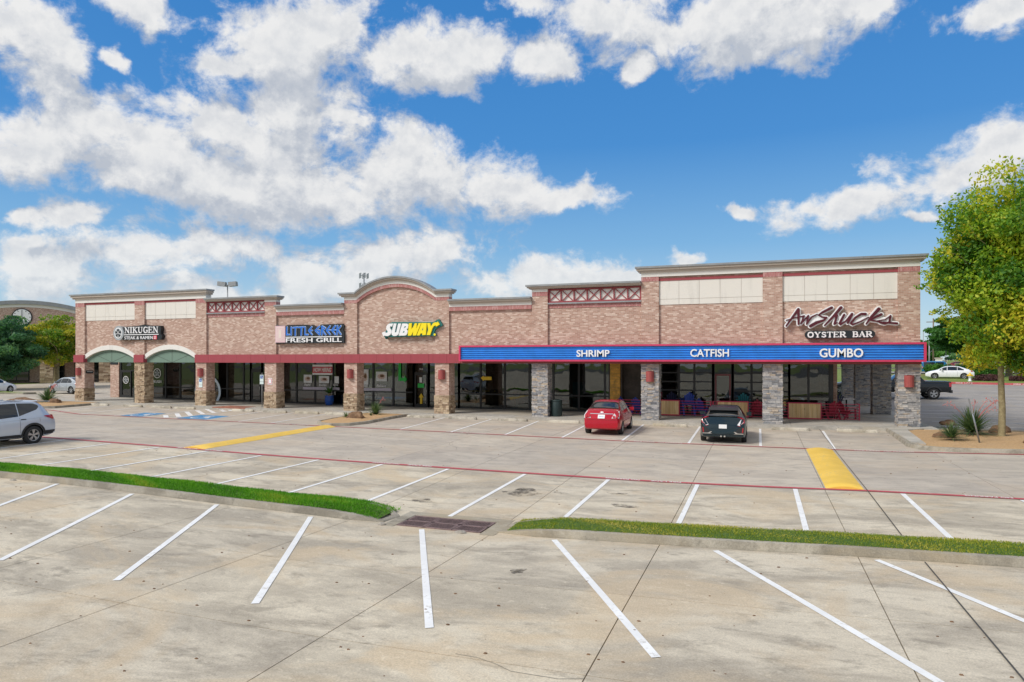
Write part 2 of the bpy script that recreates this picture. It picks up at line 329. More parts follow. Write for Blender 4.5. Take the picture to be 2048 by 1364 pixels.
mat('hydrant_yellow', col=(.75, .50, .03), rough=.45); mat('hydrant_white', col=(.72, .74, .76), rough=.45)
mat('poster_food', worn(9, .45), col=(.62, .48, .42), rough=.5); mat('poster_white', worn(9, .15), col=(.72, .74, .75), rough=.5); mat('poster_strip', col=(.50, .46, .56), rough=.5)
mat('banner_red', col=(.55, .03, .05), rough=.5); mat('arrow_yellow', col=(.80, .52, .02), rough=.5); mat('arrow_green', col=(.02, .48, .07), rough=.5)
mat('ada_blue', col=(.01, .10, .42), rough=.5); mat('ada_pale', col=(.68, .80, .80), rough=.5); mat('van_white', col=(.78, .80, .82), rough=.4, coat=.4)
mat('ramp_red', brick_fn(((.30, .10, .06), (.36, .13, .08), (.40, .16, .10), (.45, .2, .13)), (.36, .14, .09), (.3, .13, .09)), rough=.9)
mat('roof_grey', worn(1, .2), col=(.35, .35, .34), rough=.9)

# ------------------------------------------------------------------ mesh builder
class MB:
    def __init__(s): s.v = []; s.f = []; s.mi = []; s.tn = []; s.sm = []; s.tone = .5; s.m = 0; s.smooth = False
    def face(s, idx):
        s.f.append(tuple(idx)); s.mi.append(s.m); s.tn.append(s.tone); s.sm.append(s.smooth)
    def add(s, vs, fs):
        b = len(s.v); s.v.extend(tuple(map(float, q)) for q in vs)
        for f in fs: s.face([b + i for i in f])
        return s
    def box(s, x0, x1, y0, y1, z0, z1):
        return s.add([(x0, y0, z0), (x1, y0, z0), (x1, y1, z0), (x0, y1, z0), (x0, y0, z1), (x1, y0, z1), (x1, y1, z1), (x0, y1, z1)],
                     [(0, 3, 2, 1), (4, 5, 6, 7), (0, 1, 5, 4), (1, 2, 6, 5), (2, 3, 7, 6), (3, 0, 4, 7)])
    def hexa(s, p8):  # 4 bottom, 4 top
        return s.add(p8, [(0, 3, 2, 1), (4, 5, 6, 7), (0, 1, 5, 4), (1, 2, 6, 5), (2, 3, 7, 6), (3, 0, 4, 7)])
    def bar(s, a, b, w, h=None, up=(0, 0, 1)):   # square bar from a to b
        a = Vector(a); b = Vector(b); d = (b - a).normalized(); u = Vector(up)
        if abs(d.dot(u)) > .98: u = Vector((1, 0, 0))
        x = d.cross(u).normalized() * (w / 2); y = x.cross(d).normalized() * ((h or w) / 2)
        return s.hexa([a - x - y, a + x - y, a + x + y, a - x + y, b - x - y, b + x - y, b + x + y, b - x + y])
    def tube(s, pts, rad, n=8, cap=True):
        pts = [Vector(p) for p in pts]; rad = rad if isinstance(rad, (list, tuple)) else [rad] * len(pts)
        b = len(s.v); up = Vector((.13, .21, 1)).normalized(); so = s.smooth; s.smooth = True
        for i, p in enumerate(pts):
            d = (pts[min(i + 1, len(pts) - 1)] - pts[max(i - 1, 0)]).normalized()
            u = up if abs(d.dot(up)) < .95 else Vector((1, 0, 0))
            x = d.cross(u).normalized(); y = x.cross(d)
            for k in range(n):
                a = 2 * math.pi * k / n; q = p + (x * math.cos(a) + y * math.sin(a)) * rad[i]; s.v.append(tuple(q))
        for i in range(len(pts) - 1):
            for k in range(n):
                s.face((b + i * n + k, b + i * n + (k + 1) % n, b + (i + 1) * n + (k + 1) % n, b + (i + 1) * n + k))
        s.smooth = so
        if cap: s.face([b + k for k in range(n)][::-1]); s.face([b + (len(pts) - 1) * n + k for k in range(n)])
        return s
    def lathe(s, prof, c=(0, 0, 0), n=16, axis='Z', smooth=True, cap=True):
        b = len(s.v); so = s.smooth; s.smooth = smooth
        for (r, z) in prof:
            for k in range(n):
                a = 2 * math.pi * k / n; p = (r * math.cos(a), r * math.sin(a), z)
                if axis == 'Y': p = (p[0], p[2], -p[1])
                if axis == 'X': p = (p[2], p[0], p[1])
                s.v.append((c[0] + p[0], c[1] + p[1], c[2] + p[2]))
        for i in range(len(prof) - 1):
            for k in range(n): s.face((b + i * n + k, b + i * n + (k + 1) % n, b + (i + 1) * n + (k + 1) % n, b + (i + 1) * n + k))
        s.smooth = so
        if cap: s.face([b + k for k in range(n)][::-1]); s.face([b + (len(prof) - 1) * n + k for k in range(n)])
        return s
    def prism_xz(s, poly, y0, y1):     # outline in x,z, front at y0
        n = len(poly); b = len(s.v)
        for y in (y0, y1): s.v.extend((float(x), float(y), float(z)) for x, z in poly)
        ar = sum(poly[i][0] * poly[(i + 1) % n][1] - poly[(i + 1) % n][0] * poly[i][1] for i in range(n))
        idx = list(range(n)) if ar > 0 else list(range(n))[::-1]
        s.face([b + i for i in idx]); s.face([b + n + i for i in idx[::-1]])
        for k in range(n):
            i, j = idx[k], idx[(k + 1) % n]; s.face((b + j, b + i, b + n + i, b + n + j))
        return s
    def prism_xy(s, poly, z0, z1):     # z may be function of (x, y)
        n = len(poly); b = len(s.v); f0 = z0 if callable(z0) else (lambda x, y: z0); f1 = z1 if callable(z1) else (lambda x, y: z1)
        ar = sum(poly[i][0] * poly[(i + 1) % n][1] - poly[(i + 1) % n][0] * poly[i][1] for i in range(n))
        if ar < 0: poly = poly[::-1]
        s.v.extend((x, y, f0(x, y)) for x, y in poly); s.v.extend((x, y, f1(x, y)) for x, y in poly)
        s.face([b + i for i in range(n)][::-1]); s.face([b + n + i for i in range(n)])
        for i in range(n): j = (i + 1) % n; s.face((b + i, b + j, b + n + j, b + n + i))
        return s
    def strip(s, xs, lo, hi, y0, y1):  # solid between two curves over x, front at y0
        b = len(s.v); n = len(xs)
        for x in xs: s.v.extend([(x, y0, lo(x)), (x, y0, hi(x)), (x, y1, hi(x)), (x, y1, lo(x))])
        for i in range(n - 1):
            a = b + 4 * i; c = a + 4
            for k in range(4): l = (k + 1) % 4; s.face((a + k, a + l, c + l, c + k)[::-1])
        s.face((b, b + 1, b + 2, b + 3)); e = b + 4 * (n - 1); s.face((e + 3, e + 2, e + 1, e)); return s
    def build(s, name, m, parent=None, loc=None):
        me = bpy.data.meshes.new(name); me.from_pydata(s.v, [], s.f)
        ms = m if isinstance(m, (list, tuple)) else [m]
        for q in ms: me.materials.append(M[q])
        me.polygons.foreach_set('material_index', s.mi); me.polygons.foreach_set('use_smooth', s.sm)
        if any(t != .5 for t in s.tn):
            at = me.attributes.new('tone', 'FLOAT', 'FACE'); at.data.foreach_set('value', s.tn)
        me.update()
        return link(name, me, parent, loc)
def link(name, me, parent=None, loc=None):
    o = bpy.data.objects.new(name, me); COL.objects.link(o)
    if parent is not None: o.parent = parent
    if loc is not None: o.location = loc
    return o
def quads(name, V, m, tone=None, parent=None, loc=None):   # V: (n,4,3) array of leaf or blade quads
    n = len(V); me = bpy.data.meshes.new(name); me.vertices.add(n * 4); me.vertices.foreach_set('co', V.astype(np.float32).ravel())
    me.loops.add(n * 4); me.loops.foreach_set('vertex_index', np.arange(n * 4, dtype=np.int32))
    me.polygons.add(n); me.polygons.foreach_set('loop_start', np.arange(0, n * 4, 4, dtype=np.int32))
    if tone is not None:
        at = me.attributes.new('tone', 'FLOAT', 'FACE'); at.data.foreach_set('value', tone.astype(np.float32))
    me.materials.append(M[m]); me.update(calc_edges=True); return link(name, me, parent, loc)
def tag(o, label=None, cat=None, group=None, kind=None):
    for k, v in (('label', label), ('category', cat), ('group', group), ('kind', kind)):
        if v: o[k] = v
    return o
def thing(name, label, cat, loc=(0, 0, 0), rz=0, group=None):
    o = bpy.data.objects.new(name, None); COL.objects.link(o); o.location = loc; o.rotation_euler = (0, 0, rz); o.empty_display_size = .2
    return tag(o, label, cat, group)
def copy_tree(o, parent=None):
    c = o.copy(); COL.objects.link(c); c.parent = parent
    for ch in [x for x in KIDS.get(o.name, [])] or list(o.children): copy_tree(ch, c)
    return c
KIDS = {}
def text_geo(txt, bold=0., shear=0., spacing=1.):
    cu = bpy.data.curves.new('letters', 'FONT'); cu.body = txt; cu.offset = bold; cu.shear = shear; cu.space_character = spacing; cu.resolution_u = 3; cu.extrude = .02
    o = bpy.data.objects.new('letters', cu); COL.objects.link(o); bpy.context.view_layer.update()
    me = bpy.data.meshes.new_from_object(o.evaluated_get(bpy.context.evaluated_depsgraph_get()))
    v = [tuple(q.co) for q in me.vertices]; f = [tuple(p.vertices) for p in me.polygons]
    bpy.data.objects.remove(o); bpy.data.curves.remove(cu); bpy.data.meshes.remove(me); return v, f
def text_into(mb, txt, x0, x1, z0, z1, y0, y1, bold=0., shear=0., spacing=1.):   # upright text facing -Y, fitted to a rectangle
    v, f = text_geo(txt, bold, shear, spacing); xs = [q[0] for q in v]; ys = [q[1] for q in v]
    a, b, c, d = min(xs), max(xs), min(ys), max(ys)
    return mb.add([(x0 + (q[0] - a) / (b - a) * (x1 - x0), y0 if q[2] > 0 else y1, z0 + (q[1] - c) / (d - c) * (z1 - z0)) for q in v], f)
def stroke(mb, pts, ws, y0, y1, grow=0.):      # brush stroke in x,z with round joints, built proud of the wall
    for i, (x, z) in enumerate(pts):
        r = ws[i] / 2 + grow; e = rnd.uniform(0, .004)
        mb.prism_xz([(x + r * math.cos(a * math.pi / 5), z + r * math.sin(a * math.pi / 5)) for a in range(10)], y0 - e, y1)
    for i in range(len(pts) - 1):
        (x0, z0), (x1, z1) = pts[i], pts[i + 1]; L = math.hypot(x1 - x0, z1 - z0)
        if L < 1e-5: continue
        nx, nz = -(z1 - z0) / L, (x1 - x0) / L; a, b = ws[i] / 2 + grow, ws[i + 1] / 2 + grow; e = rnd.uniform(0, .004)
        mb.prism_xz([(x0 + nx * a, z0 + nz * a), (x1 + nx * b, z1 + nz * b), (x1 - nx * b, z1 - nz * b), (x0 - nx * a, z0 - nz * a)], y0 - e, y1)
    return mb
# ------------------------------------------------------------------ terrain: the lot falls to the drain, the land rises behind the right end
PROF = [(-8, [(-60, .1), (-6, -.02), (6, .0), (40, .1)]),
 (4, [(-60, .15), (-20, .03), (-12, -.05), (-6.5, -.10), (-2, -.06), (3, 0), (12, .04), (40, .1)]),
 (13.3, [(-60, .3), (-20, .04), (-18, .016), (-15.2, -.046), (-12.5, -.135), (-10, -.19), (-7.9, -.25), (-5.2, -.25), (-3.5, -.19), (-.2, -.1), (1.5, -.04), (4, .02), (12, .08), (40, .2)]),
 (19.9, [(-60, .45), (-28, .17), (-22, .09), (-17.3, 0), (-13.6, -.05), (-9, -.085), (-3, -.115), (0, -.08), (2.7, -.02), (6, 0), (12, .05), (40, .2)]),
 (28.6, [(-60, .3), (-38, .18), (-23, .11), (-14.5, .05), (-5, -.04), (0, -.04), (4.3, -.03), (8.7, .07), (14, .12), (40, .25)]),
 (36.6, [(-60, .27), (-47, .17), (-30, .05), (-20, .03), (-12, .03), (-6, .02), (0, .02), (6, .06), (14, .12), (40, .25)]),
 (58, [(-60, .25), (8, .2), (40, .3)])]
PY = [q for q, _ in PROF]; PX_ = [([a for a, b in p], [b for a, b in p]) for _, p in PROF]
def g(x, y):
    z = float(np.interp(y, PY, [np.interp(x, a, b) for a, b in PX_]))
    if y > 58: z += min((y - 58) * .028, 1.0) * min(max((x + 10) / 15, 0), 1)
    return z
# grass-covered land out to the horizon
mb = MB(); xs = [-900, -500, -300, -200, -140, -100, -70, -50, -30, -10, 0, 8, 20, 32, 45, 60, 80, 120, 180, 300, 600, 900]
ys = [-400, -200, -110, -84.5, -60, -30, -8, 4, 13, 20, 28, 36, 46, 58, 66, 74, 82, 90, 96, 110, 130, 170, 250, 400, 800, 1600]
for y in ys:
    for x in xs: mb.v.append((x, y, g(x, y) - (.7 if -62 < x < 41 and -85 < y < 60 else .09)))
n = len(xs)
for j in range(len(ys) - 1):
    for i in range(n - 1): mb.face((j * n + i, j * n + i + 1, (j + 1) * n + i + 1, (j + 1) * n + i))
tag(mb.build('ground', 'lawn'), kind='structure')
def sheet(name, x0, x1, y0, y1, dz, m, parent=None, step=2.0, fn=None):
    mb = MB(); nx = max(1, round((x1 - x0) / step)); ny = max(1, round((y1 - y0) / step))
    for j in range(ny + 1):
        for i in range(nx + 1):
            x = x0 + (x1 - x0) * i / nx; y = y0 + (y1 - y0) * j / ny; mb.v.append((x, y, (fn or g)(x, y) + dz))
    for j in range(ny):
        for i in range(nx): a = j * (nx + 1) + i; mb.face((a, a + 1, a + nx + 2, a + nx + 1))
    return mb.build(name, m, parent)
# the parking lot: a dark bed, and slabs cast on it with open joints
lot = sheet('parking_lot', -62, 40, -84, 36.6, -.05, 'joint_dark', step=.9); tag(lot, kind='structure')
JX = [-62, -52, -43, -36, -29.5, -26, -22.5, -19, -15.5, -12, -8.75, -5.3, -1.82, 1.6, 5.9, 9.3, 13, 20, 30, 40]
JY = [-84, -64, -44, -26, -8, 1.5, 4.5, 7.4, 10.2, 13.3, 17.0, 20.0, 24.3, 28.5, 32, 36.6]
def slab(x0, x1, y0, y1, gap=.008):
    mb = MB(); x0 += gap; x1 -= gap; y0 += gap; y1 -= gap; nx = max(2, min(8, round((x1 - x0) / .7))); ny = max(2, min(8, round((y1 - y0) / .7)))
    for j in range(ny + 1):
        for i in range(nx + 1):
            x = x0 + (x1 - x0) * i / nx; y = y0 + (y1 - y0) * j / ny; mb.v.append((x, y, g(x, y)))
    for j in range(ny):
        for i in range(nx): a = j * (nx + 1) + i; mb.face((a, a + 1, a + nx + 2, a + nx + 1))
    b = len(mb.v); ring = [(i, 0) for i in range(nx + 1)] + [(nx, j) for j in range(1, ny + 1)] + [(i, ny) for i in range(nx - 1, -1, -1)] + [(0, j) for j in range(ny - 1, 0, -1)]
    for i, j in ring: q = mb.v[j * (nx + 1) + i]; mb.v.append((q[0], q[1], q[2] - .05))
    for k in range(len(ring)):
        l = (k + 1) % len(ring); A = ring[k][1] * (nx + 1) + ring[k][0]; B = ring[l][1] * (nx + 1) + ring[l][0]; mb.face((A, b + k, b + l, B))
    return mb.build('concrete_slab', 'lot_concrete', lot)
for j in range(len(JY) - 1):
    for i in range(len(JX) - 1):
        gp = .006 if (j in (11, 12) and i < 9) else .008
        if JX[i] == -8.75 and JY[j] == 13.3:      # this slab is cast round the storm drain
            for q in ((-8.75, -7.56, 13.3, 17), (-7.582, -5.508, 14.21, 17), (-5.53, -5.3, 13.3, 17)): slab(*q)
        else: slab(JX[i], JX[i + 1], JY[j], JY[j + 1], gp)
def ribbon(mb, pts, w, dz=.009, step=.45):      # painted line lying on the slabs
    for k in range(len(pts) - 1):
        (x0, y0), (x1, y1) = pts[k], pts[k + 1]; L = math.hypot(x1 - x0, y1 - y0); n = max(1, round(L / step))
        nx, ny = -(y1 - y0) / L * w / 2, (x1 - x0) / L * w / 2; b = len(mb.v)
        for i in range(n + 1):
            x = x0 + (x1 - x0) * i / n; y = y0 + (y1 - y0) * i / n
            mb.v.append((x + nx, y + ny, g(x + nx, y + ny) + dz)); mb.v.append((x - nx, y - ny, g(x - nx, y - ny) + dz))
        for i in range(n): mb.face((b + 2 * i + 1, b + 2 * i + 3, b + 2 * i + 2, b + 2 * i))
    return mb
def stripe(a, b, w=.115, m='paint_white', name='parking_stripe', dz=.009): return ribbon(MB(), [a, b], w, dz).build(name, m, lot)
for x, y in ((-23.7, 13.2), (-20.87, 13.2), (-18.0, 13.25), (-15.17, 13.15), (-12.46, 13.2), (-9.68, 13.12), (-6.84, 13.12), (-3.88, 13.12), (-.78, 13.1), (1.87, 13.15), (4.7, 13.15), (7.5, 13.15)):
    stripe((x, y), (x + 2.72 * (y - 8.1) / 5.0, 8.1))
for x in (-29.0, -26.4, -23.9, -21.4, -19.08, -16.65, -14.25, -11.75, -9.35, -6.76, -4.18, -1.66, .87, 3.4, 5.95, 8.5): stripe((x, 19.75), (x, 14.95 if x != -6.76 else 14.35), .115)
TOP = [((-42.79, 35.6), (-40.2, 29.03)), ((-40.1, 35.8), (-37.53, 28.83)), ((-36.63, 35.28), (-34.82, 28.87)), ((-34.65, 35.8), (-32.84, 29.17)), ((-32.14, 35.32), (-30.59, 29.2)), ((-29.91, 35.5), (-28.07, 28.8)),
 ((-27.32, 35.3), (-25.77, 28.7)), ((-24.93, 35.3), (-23.72, 28.75)), ((-17.1, 35.6), (-16.13, 28.75)), ((-14.2, 35.6), (-13.47, 28.75)), ((-11.4, 35.6), (-10.79, 28.75)), ((-8.5, 35.5), (-8.14, 28.75)), ((-5.7, 35.6), (-5.5, 28.75)), ((-2.86, 35.6), (-2.77, 28.75)), ((-.02, 35.4), (0, 28.77)), ((2.76, 35.3), (2.66, 28.75))]
for a, b in TOP: stripe(a, b, .105)
# hatched access aisle and the two blue accessible bays
a0, a1 = TOP[3], TOP[4]
for a, b in (((-31.2, 29.25), (-32.7, 30.6)), ((-30.95, 29.9), (-33.2, 31.9)), ((-31.1, 30.9), (-33.75, 33.2)), ((-31.35, 32.1), (-34.1, 34.4)), ((-31.6, 33.25), (-34.5, 35.6)), ((-31.85, 34.4), (-33.4, 35.7)), ((-31.95, 35.1), (-32.7, 35.75))):
    stripe(a, b, .26, name='hatch_stripe')
def blue_bay(x0, x1, sk):
    pad = MB(); y0, y1 = 29.15, 31.5
    nb = 4
    for i in range(nb + 1):
        y = y0 + (y1 - y0) * i / nb; dx = -sk * (y - y0)
        for x in (x0 + dx, x1 + dx): pad.v.append((x, y, g(x, y) + .013))
    for i in range(nb): pad.face((2 * i, 2 * i + 1, 2 * i + 3, 2 * i + 2))
    pad.build('accessible_bay_pad', 'paint_blue', lot)
    sy = MB(); cx = (x0 + x1) / 2 - .25
    P = lambda u, v: (cx + u, y0 + .3 + v)
    wheel = [P(.05 + .42 * math.cos(R(a)), .45 + .42 * math.sin(R(a))) for a in range(140, 400, 20)]
    for pts, w in ((wheel, .12), ([P(-.08, 1.45), P(0, .85), P(.4, .85)], .15), ([P(.4, .85), P(.6, .35), P(.8, .4)], .14), ([P(-.05, 1.15), P(.35, 1.15)], .12), ([P(-.16, 1.62), P(.04, 1.62)], .2)): ribbon(sy, pts, w, .019)
    sy.build('wheelchair_symbol', 'paint_white', lot)
blue_bay(-34.55, -33.0, .27); blue_bay(-30.35, -28.25, .25)
# red fire lane lines with lettering
up = [(-47, 31.2), (-42, 30.5), (-37.6, 29.0), (-30, 28.75), (-20, 28.62), (-10, 28.6), (6, 28.6), (18, 28.6)]
ribbon(MB(), up, .15, .014).build('fire_lane_line', 'paint_red', lot)
ribbon(MB(), [(-34, 20.1), (-27, 20.0), (-20, 19.9), (18, 19.9)], .19, .014).build('fire_lane_line', 'paint_red', lot)
def lane_text(txt, xc, y, w, h, flip):
    v, f = text_geo(txt, .01); xs = [q[0] for q in v]; ys = [q[1] for q in v]; a, b, c, d = min(xs), max(xs), min(ys), max(ys); s = -1 if flip else 1
    mb = MB(); mb.add([(xc + s * ((q[0] - a) / (b - a) - .5) * w, y + s * ((q[1] - c) / (d - c) - .5) * h, 0) for q in v if True], f)
    mb.v = [(x, yy, g(x, yy) + .021 + (.001 if v[i][2] > 0 else 0)) for i, (x, yy, z) in enumerate(mb.v)]
    mb.build('fire_lane_lettering', 'paint_white', lot)
for xc in (-4.55, 3.75, -13.2, -22.8): lane_text('FIRE LANE', xc, 28.6, .85, .11, False); lane_text('NO PARKING', xc + 1.05, 28.6, .98, .11, False)
for xc in (-11.7, -3.8, 5.3, -20.2): lane_text('NO PARKING', xc, 19.9, 1.0, .13, True); lane_text('FIRE LANE', xc + 1.25, 19.9, .85, .13, True)
for pts in ([(2.66, 36.3), (2.62, 20.0), (2.57, 14.6)], [(2.6, 13.2), (2.68, 1.5)]): ribbon(MB(), pts, .024, .017).build('joint_sealant', 'sealant', lot)
for (cx, cy, rx, ry) in ((-6.0, 17.35, .5, .42), (-5.05, 17.55, .2, .12), (-3.55, 17.9, .25, .12), (-3.1, 16.5, .35, .2), (-3.85, 10.9, .12, .16), (-8.1, 15.6, .25, .18), (5.2, 15.3, .4, .2)):
    k = rnd.random() * 9; mb = MB(); mb.prism_xy([(cx + rx * (1 + .3 * math.sin(3 * a + k)) * math.cos(a), cy + ry * (1 + .3 * math.cos(2 * a + k)) * math.sin(a)) for a in [i * math.pi / 9 for i in range(18)]], lambda x, y: g(x, y) + .004, lambda x, y: g(x, y) + .006)
    mb.build('stain', 'oil_stain', lot)
for k in range(13):      # hairline cracks wandering off the joints
    x, y = rnd.choice(JX[5:16]), rnd.choice([rnd.uniform(5, 13), rnd.uniform(14.8, 27)]); a = rnd.random() * 6.283; pts = [(x, y)]
    for i in range(rnd.randint(5, 11)): a += rnd.uniform(-.5, .5); x += .28 * math.cos(a); y += .28 * math.sin(a); pts.append((x, y))
    if all(not (13.2 < q[1] < 14.6) for q in pts): ribbon(MB(), pts, rnd.uniform(.005, .009), .006, .3).build('crack', 'hairline', lot)
mb = MB()   # leaf litter and grit scattered over the concrete
for i in range(420):
    x = rnd.uniform(-22, 12); y = rnd.choice([rnd.uniform(5, 13.1), rnd.uniform(14.8, 34)]); s = rnd.uniform(.008, .035); a = rnd.random() * 3; z = g(x, y)
    mb.hexa([(x + s * math.cos(a + k * 1.57), y + .6 * s * math.sin(a + k * 1.57), z + .001) for k in range(4)] + [(x + s * .6 * math.cos(a + k * 1.57), y + .4 * s * math.sin(a + k * 1.57), z + s * .4) for k in range(4)])
tag(mb.build('leaf_litter', 'rock_brown'), 'brown leaf bits and grit scattered over the concrete lot', 'litter', kind='stuff')
# other paved ground
sw = tag(MB().prism_xy([(-50.6, 35.95), (7.6, 35.95), (7.6, 62), (-50.6, 62)], lambda x, y: -.35, lambda x, y: -.06).build('sidewalk_bed', 'joint_dark'), kind='structure'); sw.name = 'sidewalk'
mbx = [-50.6 + i * 2.08 for i in range(29)]
for i in range(28):
    for (y0, y1) in ((35.9, 37.5), (37.5, 41.6)):
        MB().prism_xy([(mbx[i] + .006, y0 + .006), (mbx[i + 1] - .006, y0 + .006), (mbx[i + 1] - .006, y1 - .006), (mbx[i] + .006, y1 - .006)], lambda x, y: -.2, lambda x, y: g(x, 36.6) + .155).build('sidewalk_slab', 'walk_concrete', sw)
for k in range(4): MB().prism_xy([(3.9, 41.62 + k * 5), (7.6, 41.62 + k * 5), (7.6, 46.6 + k * 5), (3.9, 46.6 + k * 5)], .1, .225).build('sidewalk_slab', 'walk_concrete', sw)
MB().prism_xy([(-34.3, 35.9), (-31.6, 35.9), (-31.9, 37.3), (-34.0, 37.3)], lambda x, y: g(x, 36.6) + .1, lambda x, y: g(x, 36.6) + .162).build('kerb_ramp', 'ramp_red', sw)
drv = sheet('driveway', 7.65, 46, 36.65, 81, -.03, 'drive_concrete', step=3); tag(drv, kind='structure')
for k in range(9): ribbon(MB(), [(9.2 + k * .35 + 6, 44 + k * 2.72), (20, 44 + k * 2.72)], .1, -.015).build('parking_stripe', 'paint_white', drv)
for k in range(5): ribbon(MB(), [(8.6, 39.2 + k * 2.72), (13.2, 39.2 + k * 2.72)], .1, -.015).build('parking_stripe', 'paint_white', drv)
tag(sheet('side_lot', -88, -50.65, 36.65, 112, -.03, 'lot_concrete', step=4), kind='structure')
tag(sheet('road', -200, 160, -150, -88, .0, 'asphalt', step=10), kind='structure')
tag(sheet('street', 14, 160, 118, 131, .05, 'drive_concrete', step=8), kind='structure')
tag(sheet('street_lane', -180, 300, 178, 188, .02, 'drive_concrete', step=12), kind='structure')

# ------------------------------------------------------------------ shopping centre
B = thing('shopping_centre', 'long brick strip mall with stepped parapets, stone pillars and shop windows', 'building', (0, 0, 0))
PC = [-47.38, -41.53, -35.95, -30.15, -24.04, -17.74, -11.66, -5.52, .57, 6.57]; HW = .46
FY, WY = 36.6, 36.72; ZB, ZT = 3.18, 3.72
def bp(name, m, **k): return MB(), name, m
def bbox(name, m, x0, x1, y0, y1, z0, z1): return MB().box(x0, x1, y0, y1, z0, z1).build(name, m, B)
def cornice(x0, x1, zt, ch, wh, sh, ends=(1, 1), path=None, gap=None):
    """metal cap, coved cornice, white band and soldier course along a parapet; ends: returns round the corner"""
    p = path or [(x0, 0), (x1, 0)]; X0, X1 = p[0][0], p[-1][0]
    def zz(x): return float(np.interp(x, [a for a, b in p], [b for a, b in p]))
    xs = sorted(set([a for a, b in p])); e0 = .26 * ends[0]; e1 = .26 * ends[1]
    def band(name, m, lo, hi, y, ex=0., segs=None, y2=37.05):
        XS = list(xs); XS[0] -= ex * (e0 > 0); XS[-1] += ex * (e1 > 0)
        if not segs: MB().strip(XS, lambda x: zt + zz(min(max(x, X0), X1)) + lo, lambda x: zt + zz(min(max(x, X0), X1)) + hi, y, y2).build(name, m, B); return
        L = XS[-1] - XS[0]; n = max(1, round(L / segs))
        for i in range(n):
            a, b = XS[0] + L * i / n + .004, XS[0] + L * (i + 1) / n - .004; q = [a] + [x for x in XS if a < x < b] + [b]
            MB().strip(q, lambda x: zt + zz(min(max(x, X0), X1)) + lo, lambda x: zt + zz(min(max(x, X0), X1)) + hi, y, y2).build(name, m, B)
    band('parapet_cap', 'cap_metal', -.10, 0, FY - .30, .30, 3.0)
    band('cornice', 'stucco_tan', -.10 - ch * .55, -.10, FY - .23, .23, 2.3)
    band('cornice_cove', 'stucco_tan', -.10 - ch, -.10 - ch * .55, FY - .14, .14)
    band('frieze', 'stucco_white', -.10 - ch - wh, -.10 - ch, FY - .03, 0)
    if sh: band('soldier_course', 'brick_soldier', -.10 - ch - wh - sh, -.10 - ch - wh, FY - .015, 0)
def wall(x0, x1, z0, z1): bbox('brick_wall', 'brick', x0, x1, WY, 37.0, z0, z1)
def pilaster(c, z1, z0=ZT): bbox('pilaster', 'brick', c - HW, c + HW, FY, WY, z0, z1)
def panels(x0, x1, ztop, z0, zj, n):     # framed stucco panels with reveals, each cast piece of its own
    w = (x1 - x0) / n
    for i in range(n):
        a, b = x0 + w * i + .008, x0 + w * (i + 1) - .008
        bbox('stucco_panel', 'stucco_cream', a, b, WY - .03, WY, zj + .008, ztop); bbox('stucco_panel', 'stucco_cream', a, b, WY - .03, WY, z0, zj - .008)
    bbox('panel_reveal', 'stucco_tan', x0, x1, WY - .012, WY, z0, ztop)
    bbox('panel_trim', 'trim_red', x0 - .02, x1 + .02, WY - .06, WY, ztop + .002, ztop + .14)
def lattice(x0, x1, z0, z1, n):
    wall(x0, x1, ZT, z0 - .3)
    bbox('soldier_course', 'brick_soldier', x0, x1, WY - .03, 37.0, z0 - .3, z0 - .08); bbox('lattice_ledge', 'cap_metal', x0, x1, WY - .14, 37.0, z0 - .08, z0)
    bbox('lattice_backing', 'stucco_white', x0, x1, WY + .05, 37.0, z0, z1)
    y = WY - .01; w = (x1 - x0) / n
    for i in range(n + 1): bbox('lattice_post', 'trim_red', x0 + w * i - .032, x0 + w * i + .032, y - .03, y + .05, z0 + .002, z1 - .002) if 0 < i < n else bbox('lattice_post', 'trim_red', x0 + (0 if i == 0 else (x1 - x0 - .09)), x0 + (.09 if i == 0 else x1 - x0), y - .03, y + .05, z0 + .002, z1 - .002)
    for z in (z0, z1 - .09): bbox('lattice_rail', 'trim_red', x0, x1, y - .033, y + .053, z + .001, z + .09)
    for i in range(n):
        a, b = x0 + w * i + .05, x0 + w * (i + 1) - .05
        MB().bar((a, y + .015, z0 + .09), (b, y + .015, z1 - .09), .045, .04, (0, 1, 0)).build('lattice_brace', 'trim_red', B)
        MB().bar((a, y + .02, z1 - .09), (b, y + .02, z0 + .09), .045, .04, (0, 1, 0)).build('lattice_brace', 'trim_red', B)
